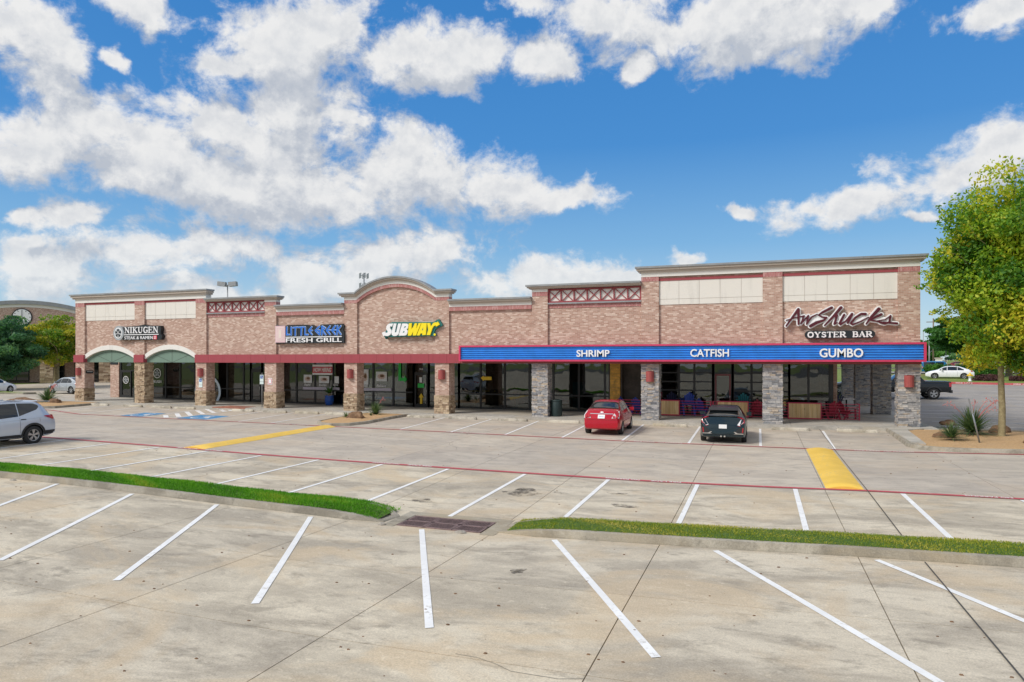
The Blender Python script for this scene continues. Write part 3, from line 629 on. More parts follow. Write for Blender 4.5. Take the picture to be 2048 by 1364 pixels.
# west end with the two arches
zt = 8.18
cornice(-47.84, -35.49, zt, .25, .27, 0)
for c in PC[:3]: pilaster(c, zt - .92); bbox('soldier_course', 'brick_soldier', c - HW, c + HW, FY - .015, WY, zt - .92, zt - .62)
for a, b in ((PC[0] + HW, PC[1] - HW), (PC[1] + HW, PC[2] - HW)):
    panels(a, b, zt - .77, 6.24, 6.5, 5); bbox('brick_wall', 'brick', a, b, WY, 37.0, 5.0, zt - .62)
    cx, hw = (a + b) / 2, (b - a) / 2
    def arc(x, zc, zs, cx=cx, hw=hw):      # circular segment, crown zc, spring zs
        h = zc - zs; r = (hw * hw + h * h) / (2 * h); return zc - r + math.sqrt(max(r * r - (x - cx) ** 2, 0))
    xs = [a + (b - a) * i / 20 for i in range(21)]
    MB().strip(xs, lambda x: arc(x, 4.43, 3.74), lambda x: 5.0, WY, 37.0).build('brick_wall', 'brick', B)
    for i in range(6):
        sg = [a + (b - a) * (i + k / 5) / 6 + (.005 if k == 0 else 0) for k in range(6)]
        MB().strip(sg, lambda x: arc(x, 4.09, 3.42), lambda x: arc(x, 4.428, 3.738), WY - .09, 37.0).build('arch_stone', 'stucco_white', B)
    MB().strip(xs, lambda x: ZB, lambda x: max(ZB + .01, arc(x, 4.088, 3.418)), WY + .10, WY + .2).build('arch_infill', 'stucco_green', B)
    bbox('infill_joint', 'seam_dark', cx - .012, cx + .012, WY + .096, WY + .1, ZB, 4.08)
    for sgn in (-1, 1): MB().bar((cx, WY + .099, ZB), (cx + sgn * 1.55, WY + .099, 3.72), .02, .006, (0, 1, 0)).build('infill_joint', 'seam_dark', B)
    MB().strip(xs[2:-2], lambda x: arc(x, 3.93, 3.26), lambda x: arc(x, 3.95, 3.28), WY + .096, WY + .1).build('infill_joint', 'seam_dark', B)
for c in PC[:2]: bbox('fascia_panel', 'stucco_red', c - HW - .1 * (c < -45), c + HW, FY - .09, 36.99, ZB, ZT)
# lattice bay
cornice(-35.47, -29.69, 7.55, .14, .0, 0, (0, 1)); lattice(PC[2] + HW, PC[3] - HW, 6.56, 7.31, 7); pilaster(PC[3], 6.92)
bbox('frieze', 'stucco_white', PC[3] - HW, PC[3] + HW, FY - .03, 37, 7.16, 7.30); bbox('soldier_course', 'brick_soldier', PC[3] - HW, PC[3] + HW, FY - .015, 37, 6.92, 7.16)
# low bays
cornice(-29.66, -24.52, 6.93, .17, .17, .24, (0, 0)); wall(PC[3] + HW, PC[4] - HW, ZT, 6.3)
cornice(-17.26, -12.14, 6.93, .17, .17, .24, (0, 0)); wall(PC[5] + HW, PC[6] - HW, ZT, 6.3)
# arched gable
cx, hw, hr = -20.89, 2.72, .90; r = (hw * hw + hr * hr) / (2 * hr)
path = [(-24.5, 0), (-23.62, 0)] + [(cx - hw + 2 * hw * i / 24, math.sqrt(r * r - (-hw + 2 * hw * i / 24) ** 2) - (r - hr)) for i in range(25)] + [(-18.16, 0), (-17.28, 0)]
cornice(0, 0, 7.55, .16, .19, .20, (1, 1), path)
MB().strip([-23.585] + [a for a, b in path if -23.58 < a < -18.2] + [-18.2], lambda x: ZT, lambda x: 6.91 + float(np.interp(x, [a for a, b in path], [b for a, b in path])), WY, 37.0).build('brick_wall', 'brick', B)
for c in PC[4:6]: pilaster(c, 6.91)
# lattice bay and the tall east end
cornice(-12.13, -6.0, 7.58, .13, .0, 0, (1, 0)); lattice(PC[6] + HW, PC[7] - HW, 6.56, 7.34, 7); pilaster(PC[6], 6.95)
bbox('frieze', 'stucco_white', PC[6] - HW, PC[6] + HW, FY - .03, 37, 7.19, 7.34); bbox('soldier_course', 'brick_soldier', PC[6] - HW, PC[6] + HW, FY - .015, 37, 6.95, 7.19)
zt = 8.32
cornice(-5.98, 7.03, zt, .2, .24, 0)
for c in PC[7:]: pilaster(c, zt - .78); bbox('soldier_course', 'brick_soldier', c - HW, c + HW, FY - .015, WY, zt - .78, zt - .535)
for a, b in ((PC[7] + HW, PC[8] - HW), (PC[8] + HW, PC[9] - HW)): panels(a, b, zt - .77, 6.29, 6.58, 5); wall(a, b, ZT, zt - .55)
# fascia band: panels with open joints
x = -36.42
while x < -16.7:
    b = min(x + 1.19, -16.5); bbox('fascia_panel', 'stucco_red', x + .005, b - .005, FY - .09, 36.99, ZB, ZT); x = b
x = -16.49
while x < 7.0:
    b = min(x + 2.4, 7.06); bbox('fascia_panel', 'fascia_brown', x + .005, b - .005, FY - .07, 36.99, ZB - .01, ZT); x = b
# body of the building behind the front
bbox('rear_wall', 'brick', -48.6, 3.95, 58.0, 58.3, .1, 7); bbox('side_wall', 'brick', 3.72, 3.95, 41.3, 58.0, .1, 3.3); bbox('side_wall', 'brick', -49.55, -49.3, 41.1, 58.0, .1, 3.3)
bbox('upper_side_wall', 'brick', 6.8, 7.05, 37.02, 62, 3.35, 8.2); bbox('upper_side_wall', 'brick', -47.84, -47.6, 37.02, 62, 3.35, 8.1)
bbox('roof', 'roof_grey', -47.5, 6.8, 37.01, 62, 6.0, 6.2); bbox('soffit', 'stucco_white', -47.6, 7.04, 37.0, 62, 3.24, 3.33)
bbox('fascia_return', 'fascia_brown', 6.8, 7.06, 37.0, 62, ZB, 3.8)
# pillars
def stones(mb_or_list, x0, x1, y, z0, z1, face, hrow=(.045, .10), wr=(.14, .42), rough=.035, individually=None, mname='ledger_stone', parent=None):
    """courses of split stone on one face; face: 'front' runs along x at y, 'right' runs along y at x=x1, 'left' likewise at x0"""
    mb = mb_or_list; z = z0
    while z < z1 - .02:
        h = min(rnd.uniform(*hrow), z1 - z); a, e = (x0, x1) if face == 'front' else y; u = a
        u = a
        while u < e - .02:
            w = rnd.uniform(*wr); w = e - u if u + w > e - .08 else w; p = rnd.uniform(.006, rough); t = rnd.random(); q = rnd.uniform(-.004, .004)
            tgt = MB() if individually is not None else mb; tgt.tone = t
            gp = .004
            if face == 'front': X = (u + gp, u + w - gp); pts = [(X[0], y - p + q, z + gp), (X[1], y - p - q, z + gp), (X[1], y + .05, z + gp), (X[0], y + .05, z + gp), (X[0], y - p - q, z + h - gp), (X[1], y - p + q, z + h - gp), (X[1], y + .05, z + h - gp), (X[0], y + .05, z + h - gp)]
            else:
                sx = x1 if face == 'right' else x0; d = 1 if face == 'right' else -1
                Y = (u + gp, u + w - gp); pts = [(sx - .05 * d, Y[0], z + gp), (sx + d * p, Y[0], z + gp), (sx + d * p, Y[1], z + gp), (sx - .05 * d, Y[1], z + gp), (sx - .05 * d, Y[0], z + h - gp), (sx + d * (p + q), Y[0], z + h - gp), (sx + d * (p - q), Y[1], z + h - gp), (sx - .05 * d, Y[1], z + h - gp)]
            tgt.hexa(pts)
            if individually is not None: tgt.build('stone', mname, individually)
            u += w
        z += h
D0, D1 = FY, 37.38
def pillar(c, kind, single=False, y0=D0, y1=D1, hw=HW):
    gz = g(c, 36.6) + .15; x0, x1 = c - hw, c + hw
    if kind == 'brick':
        p = MB().box(x0, x1, y0, y1, gz, ZB - .002).build('pillar', 'brick', B); zs = 1.27; mb = MB()
        core = MB().box(x0 - .02, x1 + .02, y0 - .02, y1 + .02, gz, zs).build('pillar_base', 'mortar_brown', p)
        for f, yy in (('front', y0 - .02), ('right', (y0 - .02, y1 + .02)), ('left', (y0 - .02, y1 + .02))): stones(mb, x0 - .02, x1 + .02, yy, gz, zs, f, (.05, .15), (.12, .36), .05)
        o = mb.build('stone_veneer', 'field_stone', p); o['kind'] = 'stuff'
    else:
        brown = kind == 'brown'
        p = MB().box(x0 + .02, x1 - .02, y0 + .02, y1 - .02, gz, ZB - .002).build('pillar', 'mortar_brown' if brown else 'mortar_grey', B); mb = MB()
        kw = dict(hrow=(.05, .15), wr=(.12, .36), rough=.06) if brown else dict(hrow=(.04, .095), wr=(.12, .38), rough=.05)
        mn = 'field_stone' if brown else 'ledger_stone'
        if single: stones(None, x0, x1, y0 + .02, gz, ZB, 'front', individually=p, mname=mn, hrow=(.055, .11), wr=(.16, .44), rough=.05)
        else: stones(mb, x0, x1, y0 + .02, gz, ZB, 'front', **kw)
        stones(mb, x0 + .02, x1 - .02, (y0, y1), gz, ZB, 'right', **kw); stones(mb, x0 + .02, x1 - .02, (y0, y1), gz, ZB, 'left', **kw)
        o = mb.build('stone_veneer', mn, p); o['kind'] = 'stuff'
    return p
KINDS_P = ['brick', 'brown', 'brick', 'brick', 'brick', 'brick', 'grey', 'grey', 'grey', 'grey']
for i, k in enumerate(KINDS_P): pillar(PC[i], k, single=i in (8, 9))
for y in (44.1, 51.8, 59.5): pillar(6.55, 'grey', False, y, y + .9, .47)
# shop fronts: black frames, tinted panes, doors
GY = 41.0; ZF = 3.24
def frame_bar(x0, x1, z0, z1, d=.06, m='frame_black', parent=None, name='mullion'): return MB().box(x0, x1, GY - d, GY + d, z0, z1).build(name, m, parent or B)
def storefront(xs, zs, z0=.0, wide=.06, parent=None, name='shop_window', m='frame_black', zmax=ZF):
    """xs: upright positions, zs: cross bar heights"""
    gz = g((xs[0] + xs[-1]) / 2, 36.6) + .15 + z0
    w = MB()
    for x in xs: w.box(x - wide, x + wide, GY - .06, GY + .06, gz, zmax)
    for i in range(len(xs) - 1):
        for z in [gz + .05] + list(zs) + [zmax - .05]: w.box(xs[i] + wide, xs[i + 1] - wide, GY - .055, GY + .055, z - .04, z + .04)
    f = w.build(name, m, parent or B)
    for i in range(len(xs) - 1):
        lv = [gz + .09] + [q for z in zs for q in (z - .04, z + .04)] + [zmax - .09]
        for k in range(0, len(lv), 2): MB().box(xs[i] + wide, xs[i + 1] - wide, GY - .008, GY + .008, lv[k], lv[k + 1]).build('pane', 'shop_glass', f)
    return f
def door(x0, x1, zt, m='frame_black'):
    gz = g(x0, 36.6) + .155; d = MB(); s = .09
    d.box(x0, x0 + s, GY - .07, GY + .03, gz, zt).box(x1 - s, x1, GY - .07, GY + .03, gz, zt).box(x0 + s, x1 - s, GY - .07, GY + .03, gz, gz + .2).box(x0 + s, x1 - s, GY - .07, GY + .03, zt - .1, zt)
    o = d.build('door', m, B); MB().box(x0 + s, x1 - s, GY - .03, GY - .01, gz + .2, zt - .1).build('pane', 'shop_glass', o)
    MB().tube([(x1 - s * .5, GY - .08, gz + .85), (x1 - s * .5, GY - .13, gz + .9), (x1 - s * .5, GY - .13, gz + 1.15), (x1 - s * .5, GY - .08, gz + 1.2)], .015, 6).build('handle', 'chrome', o)
bbox('corner_pier', 'brick', -49.55, -48.62, GY - .1, GY + .3, .3, 3.24)
bbox('address_board', 'sign_black', -49.5, -48.7, GY - .14, GY - .1, 2.98, 3.23)
storefront([-48.5, -46.75], [2.5]); door(-48.4, -47.35, 2.46)
storefront([-46.75, -45.3, -43.76, -42.29, -40.85, -39.3], [1.22])
storefront([-39.3, -37.72, -36.18, -35.53], [1.19]); storefront([-35.53, -34.5], [2.62]); door(-35.45, -34.58, 2.57); storefront([-34.5, -32.75], [1.19])
storefront([-32.75, -31.45, -29.86, -28.36, -27.0, -25.93], [1.18])
storefront([-25.93, -25.09, -23.52, -21.95], [1.17]); storefront([-21.95, -20.83], [2.5]); door(-21.87, -20.91, 2.45); storefront([-20.83, -19.6, -18.63], [1.17])
storefront([-18.63, -17.08, -15.4, -13.74, -12.16, -10.53, -8.9, -8.6], [1.15])
storefront([-5.75, -4.5, -3.62, -2.57], [1.6, 2.1, 2.62], wide=.06); storefront([-2.57, -1.5], [2.62], wide=.085); door(-2.47, -1.6, 2.56, 'frame_red'); storefront([-1.5, -.48, .15, 1.5], [1.1, 1.6, 2.1, 2.62], wide=.06)
storefront([1.5, 2.48, 3.55], [1.35], wide=.06); bbox('corner_mullion', 'frame_black', 3.55, 3.72, GY - .1, GY + .3, .2, 3.24)
# timber clad pier and dark recess by the patio
for k in range(18): bbox('timber_board', 'wood_amber', -8.56, -7.95, GY - .14, GY - .02, .17 + k * .17, .17 + (k + 1) * .17 - .008)
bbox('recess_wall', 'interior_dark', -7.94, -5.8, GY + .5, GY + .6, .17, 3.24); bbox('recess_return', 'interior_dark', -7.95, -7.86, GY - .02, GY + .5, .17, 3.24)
# interiors seen through the glass
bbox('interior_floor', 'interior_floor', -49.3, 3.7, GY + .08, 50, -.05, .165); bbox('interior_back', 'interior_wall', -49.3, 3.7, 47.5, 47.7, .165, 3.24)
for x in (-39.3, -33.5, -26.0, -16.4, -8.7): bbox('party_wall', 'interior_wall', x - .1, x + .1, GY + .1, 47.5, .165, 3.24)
for k in range(26): bbox('blind_slat', 'blind', -46.6, -40.9, GY + .12, GY + .14, 1.3 + k * .074, 1.3 + k * .074 + .055)
for k in range(26): bbox('blind_slat', 'blind', -39.2, -37.8, GY + .12, GY + .14, 1.3 + k * .074, 1.3 + k * .074 + .055)
for x0, x1 in ((-30.7, -29.95), (-29.7, -28.9), (-24.9, -23.7), (-19.9, -19.1)): bbox('counter_front', 'beige_board', x0, x1, GY + .25, GY + .6, .2, 1.05)
for x in (-14.9, -13.2, -11.3, -9.6, -17.9): bbox('table_top', 'beige_board', x - .45, x + .45, GY + .5, GY + 1.2, .98, 1.02); bbox('table_leg', 'steel_grey', x - .03, x + .03, GY + .8, GY + .86, .17, .98); bbox('napkin_box', 'letter_white', x + .05, x + .17, GY + .7, GY + .8, 1.02, 1.2)
bbox('condiment_bar', 'arrow_yellow', -18.5, -16.2, GY + .3, GY + .5, 1.28, 1.36)
bbox('booth', 'chair_red', -16.9, -15.5, GY + 2.2, GY + 2.6, .2, 1.5); bbox('cooler', 'chair_teal', -11.6, -10.9, GY + 2.5, GY + 3.1, .2, 1.9); bbox('menu_screen', 'chair_teal', -1.4, -.5, GY + .9, GY + 1.0, 1.65, 2.1)
# ------------------------------------------------------------------ signs on the front
SY = 36.45
AW = [([(1.19, 5.06), (1.75, 5.87)], [0.073, 0.133]), ([(1.75, 5.87), (1.76, 5.14)], [0.126, 0.09]), ([(1.19, 5.34), (1.61, 5.46), (2.02, 5.55)], [0.042, 0.054, 0.054]), ([(2.0, 5.54), (1.87, 5.16)], [0.072, 0.072]), ([(1.87, 5.16), (2.2, 5.55)], [0.06, 0.072]), ([(2.2, 5.55), (2.13, 5.14)], [0.084, 0.084]), ([(2.13, 5.14), (2.35, 5.48), (2.6, 5.61)], [0.072, 0.078, 0.042]), ([(3.24, 5.91), (2.84, 5.7), (2.65, 5.57)], [0.13, 0.107, 0.059]), ([(2.65, 5.57), (2.84, 5.46), (3.02, 5.44)], [0.06, 0.077, 0.077]), ([(3.02, 5.44), (2.9, 5.31), (2.57, 5.2), (2.3, 5.04)], [0.077, 0.101, 0.148, 0.148]), ([(3.65, 5.91), (3.36, 5.54), (2.93, 5.06)], [0.136, 0.118, 0.071]), ([(3.09, 5.25), (3.33, 5.48), (3.48, 5.53), (3.36, 5.12), (3.49, 5.18)], [0.059, 0.077, 0.101, 0.095, 0.047]), ([(3.79, 5.56), (3.59, 5.15), (3.63, 5.09)], [0.1, 0.106, 0.088]), ([(3.63, 5.09), (3.87, 5.26), (4.13, 5.59)], [0.077, 0.077, 0.106]), ([(4.13, 5.59), (3.95, 5.16)], [0.112, 0.094]), ([(4.71, 5.57), (4.53, 5.58), (4.26, 5.4), (4.08, 5.14), (4.16, 5.08), (4.5, 5.22), (4.84, 5.42)], [0.123, 0.111, 0.093, 0.093, 0.082, 0.064, 0.053]), ([(5.28, 5.8), (4.97, 5.44), (4.74, 5.1)], [0.157, 0.122, 0.064]), ([(5.38, 5.54), (5.13, 5.41), (4.94, 5.3)], [0.127, 0.098, 0.07]), ([(4.94, 5.27), (5.23, 5.21), (5.49, 5.14)], [0.07, 0.07, 0.07]), ([(5.77, 5.47), (5.54, 5.29), (5.2, 5.24)], [0.046, 0.046, 0.04]), ([(5.77, 5.47), (5.72, 5.17), (5.54, 5.1), (5.33, 5.15)], [0.075, 0.087, 0.104, 0.075]), ([(5.49, 5.16), (6.04, 5.1)], [0.075, 0.098])]
LGS = [([(-28.7, 5.47), (-28.72, 4.98), (-28.52, 4.99)], [0.081, 0.081, 0.081]), ([(-28.37, 5.46), (-28.37, 4.96)], [0.08, 0.08]), ([(-28.22, 5.43), (-27.87, 5.45)], [0.08, 0.08]), ([(-28.04, 5.43), (-28.05, 4.94)], [0.08, 0.08]), ([(-27.77, 5.44), (-27.41, 5.46)], [0.08, 0.08]), ([(-27.57, 5.44), (-27.6, 4.94)], [0.08, 0.08]), ([(-27.3, 5.46), (-27.3, 4.97), (-27.08, 4.97)], [0.08, 0.08, 0.08]), ([(-26.8, 5.46), (-27.02, 5.22), (-26.77, 4.97)], [0.079, 0.079, 0.079]), ([(-26.99, 5.2), (-26.77, 5.23)], [0.08, 0.08]), ([(-26.22, 5.49), (-26.52, 5.22), (-26.21, 4.96), (-26.21, 5.25), (-26.37, 5.21)], [0.079, 0.079, 0.079, 0.079, 0.079]), ([(-26.02, 5.49), (-26.03, 4.94)], [0.079, 0.079]), ([(-26.02, 5.49), (-25.78, 5.37), (-25.99, 5.23), (-25.76, 4.95)], [0.079, 0.079, 0.079, 0.079]), ([(-25.44, 5.49), (-25.68, 5.22), (-25.42, 4.96)], [0.079, 0.079, 0.079]), ([(-25.64, 5.21), (-25.41, 5.24)], [0.079, 0.079]), ([(-25.05, 5.5), (-25.29, 5.23), (-25.05, 4.96)], [0.078, 0.078, 0.078]), ([(-25.26, 5.22), (-25.03, 5.24)], [0.078, 0.078]), ([(-24.89, 5.5), (-24.9, 4.94)], [0.078, 0.078]), ([(-24.63, 5.49), (-24.85, 5.24), (-24.63, 4.96)], [0.078, 0.078, 0.078])]
SUB = {'S': [(-20.91, 5.57), (-20.98, 5.38), (-21.07, 5.41), (-21.11, 5.37), (-21.12, 5.3), (-21.02, 5.18), (-21.01, 5.03), (-21.1, 4.89), (-21.26, 4.81), (-21.45, 4.83), (-21.51, 4.85), (-21.55, 4.78), (-21.68, 5.01), (-21.44, 5.1), (-21.45, 5.04), (-21.38, 5.01), (-21.28, 5.03), (-21.27, 5.1), (-21.37, 5.24), (-21.36, 5.39), (-21.28, 5.51), (-21.14, 5.57)], 'U': [(-20.85, 5.57), (-20.67, 5.57), (-20.79, 5.05), (-20.75, 5.02), (-20.68, 5.04), (-20.55, 5.56), (-20.36, 5.56), (-20.53, 4.92), (-20.67, 4.82), (-20.86, 4.81), (-20.99, 4.89), (-21.0, 5.01)], 'B': [(-20.27, 5.56), (-19.95, 5.55), (-19.86, 5.47), (-19.89, 5.28), (-19.98, 5.2), (-19.9, 5.12), (-19.93, 4.96), (-20.02, 4.85), (-20.14, 4.83), (-20.51, 4.83)], 'W': [(-19.82, 5.56), (-19.63, 5.57), (-19.66, 5.18), (-19.51, 5.38), (-19.42, 5.56), (-19.29, 5.56), (-19.33, 5.19), (-19.17, 5.56), (-19.0, 5.57), (-19.35, 4.83), (-19.56, 4.83), (-19.53, 5.09), (-19.67, 4.83), (-19.89, 4.82)], 'A': [(-18.96, 5.57), (-18.63, 5.56), (-18.7, 4.85), (-18.93, 4.84), (-18.92, 4.95), (-19.05, 4.94), (-19.1, 4.83), (-19.29, 4.83)], 'Y': [(-18.6, 5.55), (-18.41, 5.56), (-18.37, 5.34), (-18.21, 5.54), (-18.08, 5.59), (-17.92, 5.59), (-17.91, 5.65), (-17.78, 5.46), (-18.02, 5.33), (-18.04, 5.42), (-18.17, 5.36), (-18.26, 5.24), (-18.41, 4.84), (-18.63, 4.84), (-18.53, 5.16)], 'back': [(-21.2, 5.6), (-21.0, 5.66), (-18.3, 5.62), (-18.26, 5.59), (-17.95, 5.76), (-17.86, 5.77), (-17.62, 5.41), (-17.74, 5.35), (-18.08, 5.22), (-18.19, 4.99), (-18.08, 4.93), (-18.1, 4.79), (-21.45, 4.75), (-21.46, 4.64), (-21.53, 4.77), (-21.72, 5.0), (-21.43, 5.12), (-21.31, 5.37)], 'holeB1': [(-20.1, 5.4), (-20.02, 5.39), (-20.05, 5.32), (-20.14, 5.28)], 'holeB2': [(-20.18, 5.11), (-20.11, 5.08), (-20.15, 5.01), (-20.24, 5.01)], 'holeA': [(-18.86, 5.31), (-18.88, 5.13), (-18.95, 5.13)]}
# serif letters as strokes in a unit box: (points, width factor)
k_, n_ = 1.0, .45
SERIF = {'N': (1.15, [([(.16, 0), (.16, 1)], n_), ([(.14, 1), (.86, 0)], k_), ([(.86, 0), (.86, 1)], n_), ([(0, 0), (.32, 0)], n_), ([(0, 1), (.26, 1)], n_), ([(.7, 1), (1, 1)], n_)]),
 'I': (.5, [([(.5, 0), (.5, 1)], k_), ([(.05, 0), (.95, 0)], n_), ([(.05, 1), (.95, 1)], n_)]),
 'K': (1.1, [([(.2, 0), (.2, 1)], k_), ([(.85, 1), (.25, .45)], n_), ([(.42, .58), (.88, 0)], k_), ([(0, 0), (.4, 0)], n_), ([(0, 1), (.4, 1)], n_), ([(.68, 1), (1, 1)], n_), ([(.7, 0), (1.02, 0)], n_)]),
 'U': (1.1, [([(.2, 1), (.2, .3), (.32, .04), (.6, 0)], k_), ([(.6, 0), (.78, .08), (.85, .3), (.85, 1)], n_), ([(0, 1), (.4, 1)], n_), ([(.68, 1), (1.02, 1)], n_)]),
 'G': (1.1, [([(.9, .82), (.72, .98), (.5, 1)], n_), ([(.5, 1), (.25, .88), (.12, .5), (.25, .12), (.5, 0)], k_), ([(.5, 0), (.75, .03), (.88, .15)], n_), ([(.86, .1), (.86, .42)], k_), ([(.62, .44), (1.02, .44)], n_), ([(.9, .78), (.9, 1)], n_)]),
 'E': (.95, [([(.2, 0), (.2, 1)], k_), ([(0, 1), (.9, 1), (.9, .82)], n_), ([(.2, .52), (.68, .52)], n_), ([(.66, .4), (.66, .64)], n_), ([(0, 0), (.95, 0), (.95, .2)], n_)]),
 'O': (1.15, [([(.5, 1), (.2, .88), (.1, .5), (.2, .12), (.5, 0)], k_), ([(.5, 0), (.8, .12), (.9, .5), (.8, .88), (.5, 1)], k_)]),
 'Y': (1.1, [([(.12, 1), (.5, .45)], k_), ([(.88, 1), (.5, .45)], n_), ([(.5, .45), (.5, 0)], k_), ([(0, 1), (.35, 1)], n_), ([(.68, 1), (1, 1)], n_), ([(.3, 0), (.7, 0)], n_)]),
 'S': (.85, [([(.88, .78), (.85, .98)], n_), ([(.85, .82), (.5, 1), (.2, .88), (.2, .68), (.5, .52)], .8), ([(.5, .52), (.85, .38), (.85, .14), (.5, 0), (.15, .16)], .9), ([(.12, .02), (.12, .25)], n_)]),
 'T': (1., [([(.5, 0), (.5, 1)], k_), ([(.04, .82), (.04, 1), (.96, 1), (.96, .82)], n_), ([(.3, 0), (.7, 0)], n_)]),
 'R': (1.1, [([(.2, 0), (.2, 1)], k_), ([(0, 1), (.6, 1)], n_), ([(.6, 1), (.82, .88), (.82, .64), (.6, .5)], .9), ([(.6, .5), (.2, .5)], n_), ([(.5, .48), (.88, 0)], k_), ([(0, 0), (.4, 0)], n_), ([(.78, 0), (1.04, 0)], n_)]),
 'B': (1., [([(.2, 0), (.2, 1)], k_), ([(0, 1), (.6, 1)], n_), ([(.6, 1), (.82, .88), (.82, .64), (.6, .52)], .8), ([(.2, .52), (.6, .52)], n_), ([(.6, .52), (.9, .4), (.9, .12), (.6, 0)], .9), ([(.6, 0), (0, 0)], n_)]),
 'A': (1.1, [([(.1, 0), (.5, 1)], n_), ([(.5, 1), (.88, 0)], k_), ([(.25, .34), (.7, .34)], n_), ([(-.02, 0), (.3, 0)], n_), ([(.7, 0), (1.04, 0)], n_)])}
def serif_text(parent, name, m, txt, x0, x1, z0, z1, y0, y1, wt, gap=.16, space=.7):
    adv = sum(space if c == ' ' else SERIF[c][0] + gap for c in txt) - gap; u = (x1 - x0) / adv; x = x0; h = z1 - z0
    for c in txt:
        if c == ' ': x += space * u; continue
        w, st = SERIF[c]; mb = MB()
        for pts, f in st: stroke(mb, [(x + p * w * u, z0 + q * h) for p, q in pts], [wt * f] * len(pts), y0, y1)
        mb.build(name, m, parent); x += (w + gap) * u
def letters(parent, name, m, txt, x0, x1, z0, z1, y0, y1, bold=.02, shear=0., single=True):
    """one mesh per letter, spaced as the font spaces them"""
    if not single: return text_into(MB(), txt, x0, x1, z0, z1, y0, y1, bold, shear).build(name, m, parent)
    v, f = text_geo(txt, bold, shear); xs = [q[0] for q in v]; ys = [q[1] for q in v]; a, b, c, d = min(xs), max(xs), min(ys), max(ys)
    par = list(range(len(v)))                       # split into connected letters
    def fd(i):
        while par[i] != i: par[i] = par[par[i]]; i = par[i]
        return i
    for q in f:
        for i in q[1:]: par[fd(i)] = fd(q[0])
    groups = {}
    for q in f: groups.setdefault(fd(q[0]), []).append(q)
    for fs in groups.values():
        ids = sorted({i for q in fs for i in q}); mp = {i: k for k, i in enumerate(ids)}
        MB().add([(x0 + (v[i][0] - a) / (b - a) * (x1 - x0), y0 if v[i][2] > 0 else y1, z0 + (v[i][1] - c) / (d - c) * (z1 - z0)) for i in ids], [[mp[i] for i in q] for q in fs]).build(name, m, parent)
def disc(cx, cz, rx, rz, n=28): return [(cx + rx * math.cos(2 * math.pi * i / n), cz + rz * math.sin(2 * math.pi * i / n)) for i in range(n)]
# NIKUGEN
t = thing('shop_sign', 'black NIKUGEN steak and ramen sign with round wheel emblem on brick wall', 'sign')
MB().prism_xz([(-42.9, 5.72), (-41.67, 5.76), (-40.93, 5.85), (-40.34, 5.77), (-39.42, 5.75), (-39.36, 5.5), (-39.42, 5.22), (-39.26, 5.04), (-39.36, 4.77), (-42.95, 4.77)], SY, WY).build('backing', 'sign_black', t)
em = MB().prism_xz(disc(-43.3, 5.28, .5, .52), SY - .06, WY).build('emblem', 'emblem_grey', t)
MB().prism_xz(disc(-43.3, 5.28, .36, .39), SY - .075, SY - .06).build('emblem_ring', 'letter_white', em); MB().prism_xz(disc(-43.3, 5.28, .30, .33), SY - .085, SY - .075).build('emblem_face', 'emblem_grey', em)
for k in range(5):
    a = R(90 + 72 * k); P2 = lambda r, d: (-43.3 + r * math.cos(a + d), 5.28 + r * math.sin(a + d)); pt = MB().prism_xz([P2(.04, 0), P2(.26, -.42), P2(.30, 0), P2(.26, .42)], SY - .095, SY - .085).build('petal', 'sign_black', em)
for k in range(5): a = R(54 + 72 * k); stroke(MB(), [(-43.3, 5.28), (-43.3 + .3 * math.cos(a), 5.28 + .32 * math.sin(a))], [.02, .02], SY - .1, SY - .085).build('emblem_spoke', 'letter_white', em)
serif_text(t, 'letter', 'letter_white', 'NIKUGEN', -42.72, -39.6, 5.28, 5.67, SY - .05, SY, .075)
bx = MB().box(-42.8, -39.55, SY - .04, SY, 5.125, 5.175).build('rule', 'letter_white', t)
letters(t, 'letter', 'letter_white', 'STEAK & RAMEN', -42.75, -40.08, 4.82, 5.04, SY - .04, SY, .0)
sq = MB().box(-40.0, -39.72, SY - .04, SY, 4.8, 5.07).build('red_seal', 'seal_red', t)
for a, b in (((-39.95, 4.98), (-39.77, 4.98)), ((-39.93, 4.9), (-39.79, 4.9)), ((-39.86, 5.03), (-39.86, 4.84)), ((-39.95, 4.86), (-39.78, 4.84))): stroke(MB(), [a, b], [.022, .022], SY - .05, SY - .04).build('seal_mark', 'letter_white', sq)
# LITTLE GREEK
t = thing('shop_sign', 'black LITTLE GREEK FRESH GRILL sign with blue letters and pink key-pattern square', 'sign')
MB().prism_xz([(-28.83, 5.58), (-28.58, 5.62), (-27.17, 5.61), (-27.02, 5.5), (-26.8, 5.6), (-26.66, 5.52), (-26.5, 5.42), (-26.28, 5.53), (-26.1, 5.61), (-25.78, 5.60), (-25.38, 5.62), (-24.52, 5.63), (-24.42, 5.5), (-24.49, 5.24), (-24.41, 5.08), (-24.42, 4.42), (-29.62, 4.42), (-29.62, 5.61)], SY + .02, WY).build('backing', 'sign_black', t)
p = MB().box(-29.61, -28.84, SY - .04, SY + .02, 4.49, 5.57).build('pink_panel', 'sign_pink', t)
for i, (d, m) in enumerate(((.09, 'sign_cream'), (.13, 'sign_pink'), (.20, 'sign_cream'), (.24, 'sign_pink'), (.28, 'sign_cream'))): MB().box(-29.61 + d, -28.84 - d, SY - .045 - .004 * i, SY - .04, 4.49 + d, 5.57 - d).build('key_border', m, p)
for pts, ws in LGS:
    h = stroke(MB(), pts, [.078] * len(pts), SY - .03, SY + .02, .017).build('letter_halo', 'letter_pale', t); stroke(MB(), pts, [.078] * len(pts), SY - .055, SY - .03, 0).build('letter_face', 'letter_blue', h)
MB().box(-28.81, -24.57, SY - .03, SY + .02, 4.80, 4.85).build('rule', 'letter_white', t)
